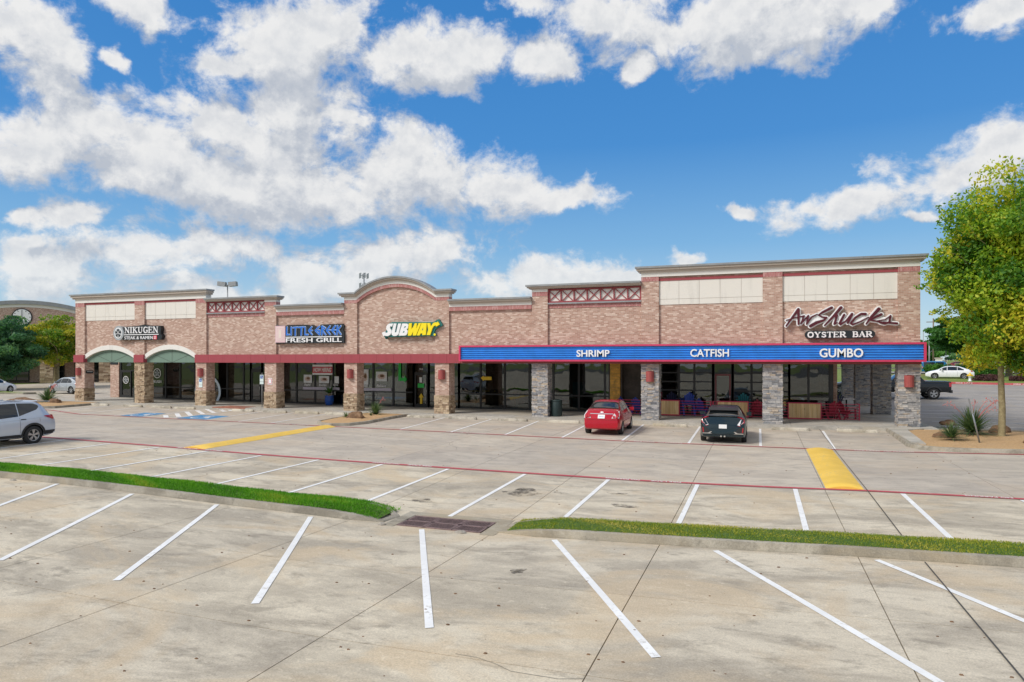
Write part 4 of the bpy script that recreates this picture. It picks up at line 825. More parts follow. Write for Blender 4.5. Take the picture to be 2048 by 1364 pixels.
letters(t, 'letter', 'letter_white', 'FRESH', -28.79, -26.74, 4.49, 4.765, SY - .03, SY + .02, .012); letters(t, 'letter', 'letter_white', 'GRILL', -26.46, -24.57, 4.49, 4.765, SY - .03, SY + .02, .012)
# SUBWAY
t = thing('shop_sign', 'white and yellow SUBWAY letters with arrow tips on a green backing', 'sign')
MB().prism_xz(SUB['back'], SY, WY).build('backing', 'sign_green', t)
for k in 'SUBWAY':
    l = MB().prism_xz(SUB[k], SY - .08, SY).build('letter', 'letter_white' if k in 'SUB' else 'letter_yellow', t)
    for hk in {'B': ('holeB1', 'holeB2'), 'A': ('holeA',)}.get(k, ()): MB().prism_xz(SUB[hk], SY - .084, SY - .08).build('counter', 'sign_green', l)
MB().prism_xz(disc(-18.13, 4.87, .07, .07, 12), SY - .03, SY).build('trade_dot', 'letter_yellow', t)
# AW SHUCKS
t = thing('shop_sign', 'maroon handwritten Aw Shucks letters outlined in white on the brick', 'sign')
h = MB()
for pts, ws in AW: stroke(h, pts, ws, SY + .02, WY, .055)
h.build('outline', 'letter_white', t)
for fl in ([(2.3, 5.55), (2.62, 5.6), (2.95, 5.4), (2.2, 5.12)], [(1.75, 5.8), (1.75, 5.3), (1.45, 5.35)], [(3.5, 5.5), (3.65, 5.2), (3.9, 5.5)], [(4.2, 5.2), (4.55, 5.5), (4.95, 5.4), (4.9, 5.2)], [(5.2, 5.45), (5.75, 5.4), (5.6, 5.2), (5.0, 5.3)]): MB().prism_xz(fl, SY + .04, WY).build('backing', 'letter_white', t)
for pts, ws in AW: stroke(MB(), pts, ws, SY - .03, SY + .02).build('letter_stroke', 'letter_maroon', t)
# OYSTER BAR
t = thing('shop_sign', 'dark pill shaped OYSTER BAR sign with white serif letters', 'sign')
MB().prism_xz([(2.23 + .185 * math.cos(R(a)), 4.615 + .185 * math.sin(R(a))) for a in range(90, 271, 18)] + [(4.95 + .185 * math.cos(R(a)), 4.615 + .185 * math.sin(R(a))) for a in range(-90, 91, 18)], SY + .05, WY).build('backing', 'sign_black', t)
serif_text(t, 'letter', 'letter_white', 'OYSTER', 2.16, 3.87, 4.49, 4.73, SY + .02, SY + .05, .062, .12); serif_text(t, 'letter', 'letter_white', 'BAR', 4.16, 5.0, 4.49, 4.73, SY + .02, SY + .05, .062, .12)
# blue marquee
t = thing('marquee_sign', 'long blue ribbed marquee with red rim reading SHRIMP, CATFISH and GUMBO', 'sign')
x0, x1, MY = -16.45, 7.2, 36.2
MB().box(x0 + .02, x1 - .02, MY + .12, FY - .1, 3.32, 4.18).build('marquee_box', 'sign_blue', t)
for a, b, c, d in ((x0, x1, 4.11, 4.20), (x0, x1, 3.29, 3.38), (x0, x0 + .1, 3.38, 4.11), (x1 - .1, x1, 3.38, 4.11)): MB().box(a, b, MY - .05, FY - .095, c, d).build('rim', 'sign_rim', t)
for k in range(6):
    z = 3.38 + k * .1217; mb = MB()
    for xa in [x0 + .1 + i * (x1 - x0 - .2) / 7 for i in range(7)]:
        pr = [(MY + .1, 0), (MY + .075, .004), (MY + .0, .026), (MY + .0, .036), (MY + .075, .072), (MY + .075, .12)]; e = xa + (x1 - x0 - .2) / 7 - .004; b = len(mb.v)
        mb.v.extend([(xa, y, z + h) for y, h in pr] + [(e, y, z + h) for y, h in pr])
        for i in range(5): mb.face((b + i, b + 6 + i, b + 7 + i, b + i + 1))
    mb.build('slat', 'sign_blue', t)
for txt, a, b, c, d in (('SHRIMP', -9.42, -7.6, 3.54, 3.91), ('CATFISH', -3.4, -1.5, 3.53, 3.93), ('GUMBO', 2.68, 4.58, 3.50, 3.93)): letters(t, 'letter', 'letter_white', txt, a, b, c, d, MY - .06, MY + .03, .018)
# wall sconces
for i, lab in ((0, 'red half round wall light on the far corner pillar beside the address plaque'), (2, 'red half round wall light above the blue accessible sign on a brick pillar'), (4, 'red half round wall light on the brick pillar beside the food posters'),
               (5, 'red half round wall light on the brick pillar right of the sandwich shop door'), (7, 'red half round wall light on grey stone pillar between timber pier and patio'), (9, 'red half round wall light on the grey stone corner pillar beside the gravel bed')):
    c = PC[i] - .0 if i else PC[i] - .1; z = 2.22 if i != 9 else 2.1; h = .55; y = FY - .0; w = .21
    t = thing('wall_light', lab, 'wall light', (c, y, z), 0, 'red wall lights on the pillars'); n = 8
    arc = [(w * math.cos(math.pi * k / n), -.02 - .22 * math.sin(math.pi * k / n)) for k in range(n + 1)]
    MB().prism_xy([(x, yy) for x, yy in arc] + [(-w, .04), (w, .04)], .0, h).build('shade', 'sconce_red', t); MB().box(-.1, .1, -.03, .06, h, h + .03).build('mount', 'trim_black', t)
# accessible parking signs and notices
def ada(t, w=.30, h=.46, b=0.):
    MB().box(-w / 2, w / 2, -.012, .0, b, b + h).build('sign_plate', 'ada_pale', t); p = MB().box(-.1, .1, -.018, -.012, b + h * .45, b + h * .45 + .2).build('symbol_panel', 'ada_blue', t)
    s = MB(); stroke(s, [(-.02, b + h * .45 + .16), (-.01, b + h * .45 + .09), (.05, b + h * .45 + .09), (.06, b + h * .45 + .04)], [.02] * 4, -.022, -.018); s.build('wheelchair_symbol', 'letter_white', p)
    MB().box(-w / 2, w / 2, -.012, 0, b - .17, b - .02).build('lower_plate', 'ada_pale', t)
t = thing('parking_sign', 'small blue and white accessible parking sign fixed to a brick pillar', 'sign', (PC[2] - .02, FY - .005, 1.66)); ada(t)
t = thing('parking_sign', 'blue and white accessible parking sign on a thin grey post', 'sign', (-31.35, 37.2, g(-31.35, 36.6) + .15)); MB().tube([(0, .03, 0), (0, .03, 2.3)], .03, 8).build('post', 'pole_grey', t)
ada(t, b=1.7)
t = thing('notice', 'small white notice with a red border on a brick pillar', 'notice', (PC[3] - .02, FY - .003, 1.75)); MB().box(-.17, .17, -.012, 0, 0, .42).build('sheet', 'poster_white', t); MB().box(-.13, .13, -.016, -.012, .06, .37).build('red_border', 'seal_red', t); MB().box(-.10, .10, -.02, -.016, .09, .34).build('sheet_face', 'letter_white', t)
t = thing('address_plaque', 'small black address plaque on the inner face of the far corner pillar', 'plaque', (PC[0] + HW + .005, 37.0, 2.35)); MB().box(0, .02, -.3, .3, 0, .22).build('plate', 'sign_black', t); MB().box(.02, .024, -.22, .22, .12, .15).build('lettering', 'letter_white', t)
# posters, banner and stickers on the panes
def poster(lab, x0, x1, z0, z1, kind='food', name='poster', cat='poster'):
    t = thing(name, lab, cat, ((x0 + x1) / 2, GY - .065, z0)); w, h = (x1 - x0) / 2, z1 - z0
    MB().box(-w, w, -.004, .004, 0, h).build('sheet', 'poster_white', t)
    if kind == 'food':
        MB().prism_xz(disc(0, h * .5, w * .72, h * .28, 14), -.007, -.004).build('dish', 'poster_food', t); MB().prism_xz(disc(w * .1, h * .55, w * .4, h * .15, 10), -.009, -.007).build('filling', 'rock_brown', t)
    return t
poster('square poster of a wrapped pita at the left of the grill windows', -30.8, -30.1, 1.72, 2.3); poster('wide poster of a pita plate under the NOW HIRING banner', -29.5, -28.65, 1.72, 2.22)
poster('tall poster of a gyro meal just right of the brick pillar', -26.0, -25.45, 1.65, 2.7); poster('square poster of a layered pastry at the right of the grill windows', -24.85, -24.0, 1.9, 2.55)
poster('narrow grey notice right of the NOW HIRING banner', -28.2, -27.85, 1.7, 2.2, 'plain')
t = thing('banner', 'red and white NOW HIRING banner hung in the grill window', 'banner', (-29.2, GY - .085, 2.3)); MB().box(-.83, .83, -.005, .005, 0, .72).build('cloth', 'letter_white', t); MB().box(-.83, .83, -.009, -.005, .13, .58).build('red_field', 'banner_red', t)
text_into(MB(), 'NOW HIRING', -.76, .76, .2, .51, -.013, -.009, .03, .25).build('lettering', 'letter_white', t)
for txt, x0, x1 in (('Falafel', -30.75, -30.2), ('Souvlaki', -29.5, -28.85), ('Gyros', -28.3, -27.9), ('Salads', -25.95, -25.5), ('Baklava', -24.8, -24.05)):
    t = thing('window_lettering', f'white {txt} lettering on the window of the grill', 'window lettering', (0, 0, 0)); text_into(MB(), txt, x0, x1, 1.5, 1.68, GY - .075, GY - .07, .01, .3).build('lettering', 'letter_white', t)
for lab, x0, x1 in (('pale sill strip under the posters left of the brick pillar', -30.85, -27.8), ('pale sill strip under the posters right of the brick pillar', -26.0, -23.65)):
    t = thing('window_strip', lab, 'window strip', (0, 0, 0)); MB().box(x0, x1, GY - .075, GY - .068, 1.24, 1.42).build('strip', 'poster_strip', t)
def arrow(lab, pts, m, y=GY - .075): t = thing('arrow_sticker', lab, 'arrow sticker'); MB().prism_xz(pts, y - .004, y).build('sticker', m, t)
arrow('yellow arrow sticker pointing up at the foot of the glass door', [(-21.45, .42), (-21.28, .42), (-21.28, .85), (-21.18, .85), (-21.365, 1.12), (-21.55, .85), (-21.45, .85)], 'arrow_yellow', GY - .09)
arrow('yellow arrow sticker pointing left on the glass next to a brick pillar', [(-17.05, 2.2), (-16.85, 2.35), (-16.85, 2.28), (-16.3, 2.28), (-16.3, 2.06), (-16.85, 2.06), (-16.85, 1.98)], 'arrow_yellow')
arrow('bent green arrow on the dark panel left of the sandwich shop door', [(-23.1, 3.2), (-22.9, 3.2), (-22.9, 2.15), (-22.65, 2.15), (-22.65, 2.3), (-22.45, 2.05), (-22.65, 1.8), (-22.65, 1.93), (-23.1, 1.93)], 'arrow_green')
t = thing('door_notice', 'white and green notices taped to the sandwich shop door', 'notice'); MB().box(-21.5, -21.3, GY - .084, GY - .08, 1.85, 2.2).build('sheet', 'poster_white', t); MB().box(-21.62, -21.15, GY - .084, GY - .08, 1.5, 1.78).build('green_card', 'arrow_green', t)
t = thing('door_number', 'white 916 number above the sandwich shop door', 'number'); text_into(MB(), '916', -21.5, -21.25, 2.68, 2.8, GY - .08, GY - .075, .01).build('digits', 'letter_white', t)
def wheel_decal(lab, cx, cz, r):
    t = thing('window_decal', lab, 'window decal', (cx, GY - .07, cz)); mb = MB()
    stroke(mb, disc(0, 0, r, r, 20) + [(r, 0)], [r * .14] * 21, -.003, 0); mb.build('ring', 'letter_white', t)
    for k in range(5): a = R(90 + 72 * k); MB().prism_xz([(0, 0), (r * .7 * math.cos(a - .4), r * .7 * math.sin(a - .4)), (r * .75 * math.cos(a), r * .75 * math.sin(a)), (r * .7 * math.cos(a + .4), r * .7 * math.sin(a + .4))], -.003, 0).build('petal', 'emblem_grey', t)
wheel_decal('white ring emblem decal on the ramen shop window', -44.6, 2.3, .36); wheel_decal('white ring emblem decal on the ramen shop door', -47.9, 1.75, .28)
t = thing('window_lettering', 'white NIKUGEN lettering under the ring emblem on the window', 'window lettering'); text_into(MB(), 'NIKUGEN', -45.1, -44.15, 1.55, 1.75, GY - .072, GY - .07, .01).build('lettering', 'letter_white', t)
t = thing('window_decal', 'large white circular band decal behind the brick pillar with the accessible sign', 'window decal', (-39.55, GY - .07, .95))
mb = MB(); stroke(mb, disc(0, 0, 1.15, 1.15, 32) + [(1.15, 0)], [.2] * 33, -.003, 0); mb.build('ring', 'letter_pale', t); mb = MB(); stroke(mb, disc(0, 0, .6, .6, 20) + [(.6, 0)], [.1] * 21, -.003, 0); mb.build('inner_ring', 'letter_pale', t)

# ------------------------------------------------------------------ patio: railing and chairs
t = thing('patio_railing', 'red metal railing with horizontal bars and timber panels round the patio', 'railing'); RY = 39.75; rz = .19
posts = [-7.9, -5.05, -4.36, -2.62, -2.5, -2.25, -.66, 1.0, 1.42, 3.0, 4.85]
for x in posts: MB().box(x - .03, x + .03, RY - .03, RY + .03, rz, rz + .88).build('post', 'rail_red', t)
for a, b in ((-7.9, -2.62), (-2.5, 4.85)):
    for k in range(6): MB().box(a, b, RY - .012, RY + .012, rz + .06 + k * .155, rz + .06 + k * .155 + .028).build('bar', 'rail_red', t)
for k in range(6): MB().box(4.84, 4.865, RY, GY - .1, rz + .06 + k * .155, rz + .06 + k * .155 + .028).build('bar', 'rail_red', t)
for a, b, n in ((-5.36, -4.36, 4), (-2.25, -.66, 9), (1.42, 3.0, 8)):
    w = (b - a) / n
    for i in range(n): MB().box(a + w * i + .003, a + w * (i + 1) - .003, RY - .06, RY - .035, rz + .08, rz + .84).build('timber_board', 'wood_pine', t)
    for q in ((a - .04, b + .04, rz + .84, rz + .9), (a - .04, b + .04, rz + .02, rz + .08), (a - .04, a + .01, rz + .08, rz + .84), (b - .01, b + .04, rz + .08, rz + .84)): MB().box(q[0], q[1], RY - .075, RY - .03, q[2], q[3]).build('panel_rim', 'rail_red', t)
def chair(lab, x, y, rz_, m, tall=False):
    """slatted garden chair: fan back, sloped seat, broad arms, splayed legs"""
    h = .35 if tall else 0; t = thing('patio_chair', lab, 'chair', (x, y, .19), rz_, 'plastic garden chairs on the patio')
    for k in range(5):
        a = (k - 2) * .085; MB().hexa([(a - .035, .18, .28 + h), (a + .035, .18, .28 + h), (a + .035, .2, .28 + h), (a - .035, .2, .28 + h), (a * 1.4 - .05, .42, 1.0 + h - abs(a)), (a * 1.4 + .05, .42, 1.0 + h - abs(a)), (a * 1.4 + .05, .44, 1.0 + h - abs(a)), (a * 1.4 - .05, .44, 1.0 + h - abs(a))]).build('back_slat', m, t)
    for k in range(4): y0 = -.28 + k * .125; z = .40 - k * .035 + h; MB().hexa([(-.26, y0, z - .02), (.26, y0, z - .02), (.26, y0 + .11, z - .05), (-.26, y0 + .11, z - .05), (-.26, y0, z), (.26, y0, z), (.26, y0 + .11, z - .03), (-.26, y0 + .11, z - .03)]).build('seat_slat', m, t)
    for s in (-1, 1):
        MB().box(s * .34 - .06, s * .34 + .06, -.33, .3, .58 + h, .605 + h).build('arm', m, t); MB().bar((s * .32, -.27, 0), (s * .32, -.25, .58 + h), .09, .04).build('leg', m, t); MB().bar((s * .3, .42, 0), (s * .32, .05, .52 + h), .1, .04).build('leg', m, t)
    return t
for lab, x, y, a, m, tl in (('bright blue garden chair behind the railing left of the stone pillar with the wall light', -6.75, 40.5, 160, 'chair_blue', 0), ('second blue garden chair half hidden behind the red sedan side of the railing', -7.5, 40.3, 60, 'chair_blue', 0),
    ('blue garden chair behind the bars right of the plain timber panel', -3.95, 40.4, 200, 'chair_blue', 1), ('blue garden chair at the railing gate', -3.1, 40.5, 150, 'chair_blue', 0), ('dark blue tall chair by the glazed door behind the dark hatchback', -4.9, 40.6, 190, 'chair_navy', 1),
    ('red garden chair beside the stone pillar next to the patio window', -.1, 40.4, 170, 'chair_red', 0), ('red garden chair behind the bars at the patio end', 3.55, 40.35, 200, 'chair_red', 0), ('red garden chair against the corner of the patio railing', 4.35, 40.5, 120, 'chair_red', 0), ('navy tall chair rising above the railing at the patio end', 3.85, 41.9, 215, 'chair_navy', 1), ('teal chair seen behind the striped timber panel', -.9, 40.5, 180, 'chair_teal', 1)):
    chair(lab, x, y, R(a), m, tl)
t = thing('patio_table', 'small dark patio table with white top at the corner of the patio', 'table', (4.5, 42.2, .2)); MB().box(-.4, .4, -.4, .4, .98, 1.02).build('table_top', 'letter_white', t); MB().tube([(0, 0, 0), (0, 0, .98)], .04, 8).build('leg', 'trim_black', t)

# ------------------------------------------------------------------ bins, planter, wheel stops, humps
def bin_(lab, x, y, z, r, h):
    t = thing('litter_bin', lab, 'litter bin', (x, y, z)); MB().lathe([(r * .94, 0), (r, .04), (r, h * .9), (r * .98, h * .92)], n=20).build('drum', 'bin_green', t)
    MB().lathe([(r * 1.04, h * .9), (r * 1.06, h * .96), (r * .7, h), (r * .66, h * .97), (r * .3, h * .95)], n=20).build('lid', 'bin_green', t)
bin_('dark green round litter bin beside a grey stone pillar', -10.85, 37.15, .18, .32, .95); bin_('slim black litter bin beside the brown stone pillar', -42.6, 37.4, .28, .26, 1.2)
t = thing('planter', 'glossy blue planter pot with a small spiky palm by the grill window', 'planter', (-28.3, 40.45, .19)); MB().lathe([(.2, 0), (.27, .12), (.32, .4), (.3, .62), (.33, .68), (.29, .68), (.27, .6)], n=20).build('pot', 'pot_blue', t)
def fronds(name, n, L, spread, m, parent, z=0, w=.05, droop=.5, seg=4):
    V = []; T = []
    for i in range(n):
        a = rnd.random() * 6.283; e = R(rnd.uniform(*spread)); l = L * rnd.uniform(.65, 1.1); dx, dy = math.cos(a), math.sin(a); pp = None; wx, wy = -dy * w / 2, dx * w / 2; tn = rnd.random()
        for k in range(seg + 1):
            s = k / seg; r = l * s * math.cos(e); zz = z + l * s * math.sin(e) - droop * l * s * s * .5; q = (r * dx, r * dy, zz); f = 1 - .85 * s ** 1.6
            if pp: V.append([(pp[0][0] - wx * pp[1], pp[0][1] - wy * pp[1], pp[0][2]), (pp[0][0] + wx * pp[1], pp[0][1] + wy * pp[1], pp[0][2]), (q[0] + wx * f, q[1] + wy * f, q[2]), (q[0] - wx * f, q[1] - wy * f, q[2])]); T.append(min(1, max(0, tn + rnd.uniform(-.1, .1))))
            pp = (q, f)
    return quads(name, np.array(V), m, np.array(T), parent)
MB().tube([(0, 0, .5), (0, 0, .85)], [.09, .07], 8).build('palm_trunk', 'bark', t); fronds('frond', 60, .75, (20, 75), 'leaf_green', t, .82, .09, .5)
def wheel_stop(lab, x, y):
    t = MB(); L = .86; pr = [(-.10, 0), (-.09, .08), (-.055, .14), (.055, .14), (.09, .08), (.10, 0)]; b = len(t.v)
    for sx, k in ((-L, 1), (-L + .05, 1), (L - .05, 1), (L, 1)):
        e = .75 if abs(sx) == L else 1; t.v.extend([(sx, yy * e, zz * e) for yy, zz in pr])
    for i in range(3):
        for k in range(5): t.face((b + i * 6 + k, b + i * 6 + k + 1, b + i * 6 + 7 + k, b + i * 6 + 6 + k)[::-1])
    t.face([b + k for k in range(6)]); t.face([b + 18 + k for k in range(6)][::-1])
    o = t.build('wheel_stop', 'stop_concrete', None, (x, y, g(x, y) + .003)); o.rotation_euler = (0, 0, R(rnd.uniform(-1.5, 1.5))); tag(o, lab, 'wheel stop', 'concrete wheel stops along the kerb')
for lab, x in (('pale concrete wheel stop at the far end beside the left planting bed', -43.6), ('dark concrete wheel stop in front of the brown stone pillar', -40.5), ('pale concrete wheel stop at the head of the first blue accessible bay', -37.9), ('dark concrete wheel stop left of the hatched aisle', -35.9), ('concrete wheel stop right of the red kerb ramp by the sign post', -31.1),
               ('concrete wheel stop before the brick pillar with the white notice', -28.6), ('pale concrete wheel stop facing the NOW HIRING banner', -26.2), ('concrete wheel stop half hidden by the middle planting bed', -24.0), ('concrete wheel stop right of the middle planting bed', -18.4), ('concrete wheel stop facing the pillar right of the sandwich shop door', -15.75),
               ('dark concrete wheel stop facing the yellow arrow window', -12.75), ('concrete wheel stop before the green litter bin', -9.85), ('concrete wheel stop hidden in front of the red sedan', -7.1), ('concrete wheel stop between the red sedan and the dark hatchback', -4.3), ('concrete wheel stop in front of the dark hatchback', -1.5), ('concrete wheel stop facing the timber panels right of the dark hatchback', 1.35), ('pale concrete wheel stop nearest the gravel corner bed', 4.2)):
    wheel_stop(lab, x, 35.15)
def hump(lab, x0, x1, y0, y1):
    mb = MB(); n = 12; m = 8; mb.smooth = True
    for j in range(n + 1):
        y = y0 + (y1 - y0) * j / n
        for i in range(m + 1): u = i / m; x = x0 + (x1 - x0) * u; mb.v.append((x, y, g(x, y) + .006 + .075 * math.sin(math.pi * u)))
    for j in range(n):
        for i in range(m): a = j * (m + 1) + i; mb.face((a, a + 1, a + m + 2, a + m + 1))
    mb.smooth = False; e = [mb.v[i] for i in range(m + 1)]; b = len(mb.v); mb.v.extend([(q[0], q[1], g(q[0], q[1])) for q in e])
    for i in range(m): mb.face((i + 1, i, b + i, b + i + 1))
    tag(mb.build('speed_hump', 'paint_yellow'), lab, 'speed hump', 'yellow speed humps')
hump('yellow speed hump across the aisle in front of the gravel corner bed', 1.64, 2.56, 20.0, 28.5); hump('yellow speed hump running out from the middle planting bed', -20.55, -19.55, 20.0, 28.5)

# ------------------------------------------------------------------ kerbed islands, medians, drain
def offset(poly, d):
    n = len(poly); out = []; ar = sum(poly[i][0] * poly[(i + 1) % n][1] - poly[(i + 1) % n][0] * poly[i][1] for i in range(n)); sg = 1 if ar > 0 else -1
    for i in range(n):
        p, q, r_ = Vector(poly[i - 1]), Vector(poly[i]), Vector(poly[(i + 1) % n]); a = (q - p).normalized(); b = (r_ - q).normalized(); nn = Vector((-a.y - b.y, a.x + b.x)) * sg; nn = nn.normalized() / max(.5, math.cos(a.angle(b) / 2) if a.length and b.length else 1)
        out.append((q.x + nn.x * d, q.y + nn.y * d))
    return out
def densify(poly, step):
    out = []
    for i in range(len(poly)):
        a, b = poly[i], poly[(i + 1) % len(poly)]; n = max(1, round(math.hypot(b[0] - a[0], b[1] - a[1]) / step)); out += [(a[0] + (b[0] - a[0]) * k / n, a[1] + (b[1] - a[1]) * k / n) for k in range(n)]
    return out
def kerb(poly, w=.16, h=.14, parent=None, hf=None, m='kerb_concrete', name='kerb', zf=None):
    """battered kerb following a closed outline; hf scales its height along the way"""
    zf = zf or g; o = densify(poly, .5); a = offset(o, .03); i1 = offset(o, w); mb = MB(); n = len(o); hf = hf or (lambda x, y: 1)
    for k in range(n):
        z = zf(*o[k]); H = h * hf(*o[k]); mb.v += [(o[k][0], o[k][1], z - .05), (o[k][0], o[k][1], z + .01), (a[k][0], a[k][1], z + H * .93), (a[k][0] * .7 + i1[k][0] * .3, a[k][1] * .7 + i1[k][1] * .3, z + H), (i1[k][0], i1[k][1], z + H), (i1[k][0], i1[k][1], z - .02)]
    ar = sum(o[i][0] * o[(i + 1) % n][1] - o[(i + 1) % n][0] * o[i][1] for i in range(n))
    for k in range(n):
        l = (k + 1) % n
        for q in range(5): f = (k * 6 + q, l * 6 + q, l * 6 + q + 1, k * 6 + q + 1); mb.face(f if ar > 0 else f[::-1])
    return mb.build(name, m, parent)
def bed(poly, dz, m, parent=None, name='bed', zf=None, mound=.0, step=.5):
    zf = zf or g; xs = [p[0] for p in poly]; ys = [p[1] for p in poly]; o = densify(poly, step); cx, cy = sum(p[0] for p in o) / len(o), sum(p[1] for p in o) / len(o); mb = MB(); R_ = 6; n = len(o)
    for r in range(R_):
        s = 1 - r / R_
        for x, y in o: X, Y = cx + (x - cx) * s, cy + (y - cy) * s; mb.v.append((X, Y, zf(X, Y) + dz + mound * (1 - s) ** .5 + rnd.uniform(0, .025) * (r > 0)))
    mb.v.append((cx, cy, zf(cx, cy) + dz + mound))
    for r in range(R_ - 1):
        for k in range(n): mb.face((r * n + k, r * n + (k + 1) % n, (r + 1) * n + (k + 1) % n, (r + 1) * n + k))
    for k in range(n): mb.face(((R_ - 1) * n + k, (R_ - 1) * n + (k + 1) % n, R_ * n))
    return mb.build(name, m, parent)
t = thing('planting_bed', 'kerbed gravel bed with a tree and yuccas at the right corner of the lot', 'planting bed')
pr = [(5.5, 36.3), (5.35, 30.3), (5.6, 29.5), (6.3, 29.0), (7.4, 28.8), (14, 28.8), (20, 29.0), (20, 36.3)]; kerb(pr, .17, .15, t); bed(offset(densify(pr, .6), .12), .10, 'mulch', t, 'gravel', mound=.06)
MB().prism_xy([(5.55, 36.2), (5.53, 30.4), (5.95, 30.0), (6.25, 35.2), (7.5, 36.3)], lambda x, y: g(x, y), lambda x, y: g(x, y) + .172).build('concrete_apron', 'walk_concrete', t)
t = thing('planting_bed', 'kerbed mulch bed in the middle of the row reaching to the yellow hump', 'planting bed')
pc = [(-22.5, 36.0), (-22.0, 31.5), (-21.6, 29.8), (-20.9, 28.95), (-20.0, 28.75), (-19.3, 29.3), (-19.1, 30.6), (-19.5, 34.0), (-19.6, 36.0)]; kerb(pc, .16, .14, t); bed(offset(densify(pc, .6), .15), .11, 'mulch', t, 'gravel', mound=.08)
t = thing('planting_bed', 'kerbed mulch bed behind the silver sport utility vehicle', 'planting bed')
pl = [(-44.6, 36.2), (-43.9, 33.4), (-43.6, 31.9), (-44.6, 31.2), (-52, 31.2), (-52, 36.4)]; kerb(pl, .16, .14, t); bed(offset(densify(pl, .6), .15), .11, 'mulch', t, 'gravel', mound=.1)
for x0, x1, lab, gm, dn in ((-34, -7.85, 'lush green grass median with a concrete kerb', 'grass_lush', 1.0), (-5.25, 16, 'yellowing grass median with a concrete kerb right of the drain', 'grass_dry', .8)):
    t = thing('grass_median', lab, 'grass median'); lf = x0 < -20
    po = [(x0, 13.3), (x1 - .9, 13.3), (x1 - .1, 13.42), (x1, 14.0), (x1 - .5, 14.45), (x0, 14.5)] if lf else [(x1, 13.3), (x1, 14.5), (x0 + .7, 14.5), (x0 + .1, 14.3), (x0 + .0, 13.45), (x0 + .9, 13.3)]
    hf = (lambda x, y, e=(x1 if lf else x0): .15 + .85 * min(1, abs(x - e) / 1.1)); kerb(po, .17, .15, t, hf)
    inn = offset(densify(po, .4), .16); zt_ = lambda x, y, e=(x1 if lf else x0): g(x, y) + (.13 + .06 * math.sin(math.pi * min(1, max(0, (y - 13.3) / 1.2)))) * (.03 + .97 * min(1, abs(x - e) / 1.2))
    mb = MB(); nx = 60; ny = 6; X0, X1 = (x0 + .1, x1 - .28) if lf else (x0 + .22, x1 - .1)
    for i in range(nx + 1):
        for j in range(ny + 1):
            x = X0 + (X1 - X0) * i / nx; y = 13.45 + .92 * j / ny; mb.v.append((x, y, zt_(x, y)))
    for i in range(nx):
        for j in range(ny): a = i * (ny + 1) + j; mb.face((a, a + ny + 1, a + ny + 2, a + 1))
    mb.build('turf', 'turf_soil', t)
    rg = np.random.default_rng(3 if lf else 5); vx0, vx1 = (max(X0, -25), X1) if lf else (X0, min(X1, 10)); N = int((vx1 - vx0) * 2600 * dn); x = rg.uniform(vx0, vx1, N); y = rg.uniform(13.43, 14.52, N)
    if lf: kp = (x < vx1 - .0) & ~((x > vx1 - .55) & (rg.random(N) > (vx1 - x) / .55 + .3)); x = x[kp]; y = y[kp]
    z = np.array([zt_(a, b) for a, b in zip(x, y)]) - .015; N = len(x); cl = .5 + .5 * np.sin(x * 2.1 + 1.3 * np.sin(y * 5)) * np.sin(x * .7 + y * 3); pat = rg.random(N)
    hgt = rg.uniform(.04, .085, N) * (.75 + .5 * cl) * (.85 if lf else .5); a = rg.uniform(0, 2 * np.pi, N); ln = rg.uniform(.0, .05, N); w = rg.uniform(.006, .013, N); la = rg.uniform(0, 2 * np.pi, N)
    wx, wy = np.cos(a) * w, np.sin(a) * w; tx, ty = x + np.cos(la) * ln, y + np.sin(la) * ln
    V = np.stack([np.stack([x - wx, y - wy, z], -1), np.stack([x + wx, y + wy, z], -1), np.stack([tx + wx * .3, ty + wy * .3, z + hgt], -1), np.stack([tx - wx * .3, ty - wy * .3, z + hgt], -1)], 1)
    o = quads('grass_blades', V, gm, np.clip(.45 * cl + .5 * pat - .08 + .5 * np.clip(np.sin(x * 1.13 + 2 * np.sin(y * 2.3 + x * .4)) - .45, 0, 1), 0, 1), t); o['kind'] = 'stuff'
t = thing('drain_grate', 'rusty iron storm drain grate in three sections between the grass medians', 'drain grate')
GX = [-7.55, -6.88, -6.21, -5.54]; mb = MB()
for q in ((-7.85, -7.57, 13.15, 14.5), (-5.52, -5.2, 13.15, 14.5), (-7.57, -5.52, 14.22, 14.5)): mb.prism_xy([(q[0], q[2]), (q[1], q[2]), (q[1], q[3]), (q[0], q[3])], -.5, lambda x, y: g(x, y) + .006)
mb.build('drain_surround', 'kerb_concrete', t)
for i in range(3):
    a, b = GX[i] + .012, GX[i + 1] - .012; f = MB(); z = -.226
    for q in ((a, b, 13.28, 13.33), (a, b, 14.15, 14.2), (a, b, 13.71, 13.77), (a, a + .045, 13.33, 14.15), (b - .045, b, 13.33, 14.15)): f.box(q[0], q[1], q[2], q[3], z - .05, z + .0)
    sec = f.build('grate_section', 'grate_iron', t)
    for row in ((13.33, 13.71), (13.77, 14.15)):
        for k in range(9): xx = a + .08 + k * (b - a - .16) / 8; MB().box(xx - .011, xx + .011, row[0], row[1], z - .05, z - .003).build('bar', 'grate_iron', sec)
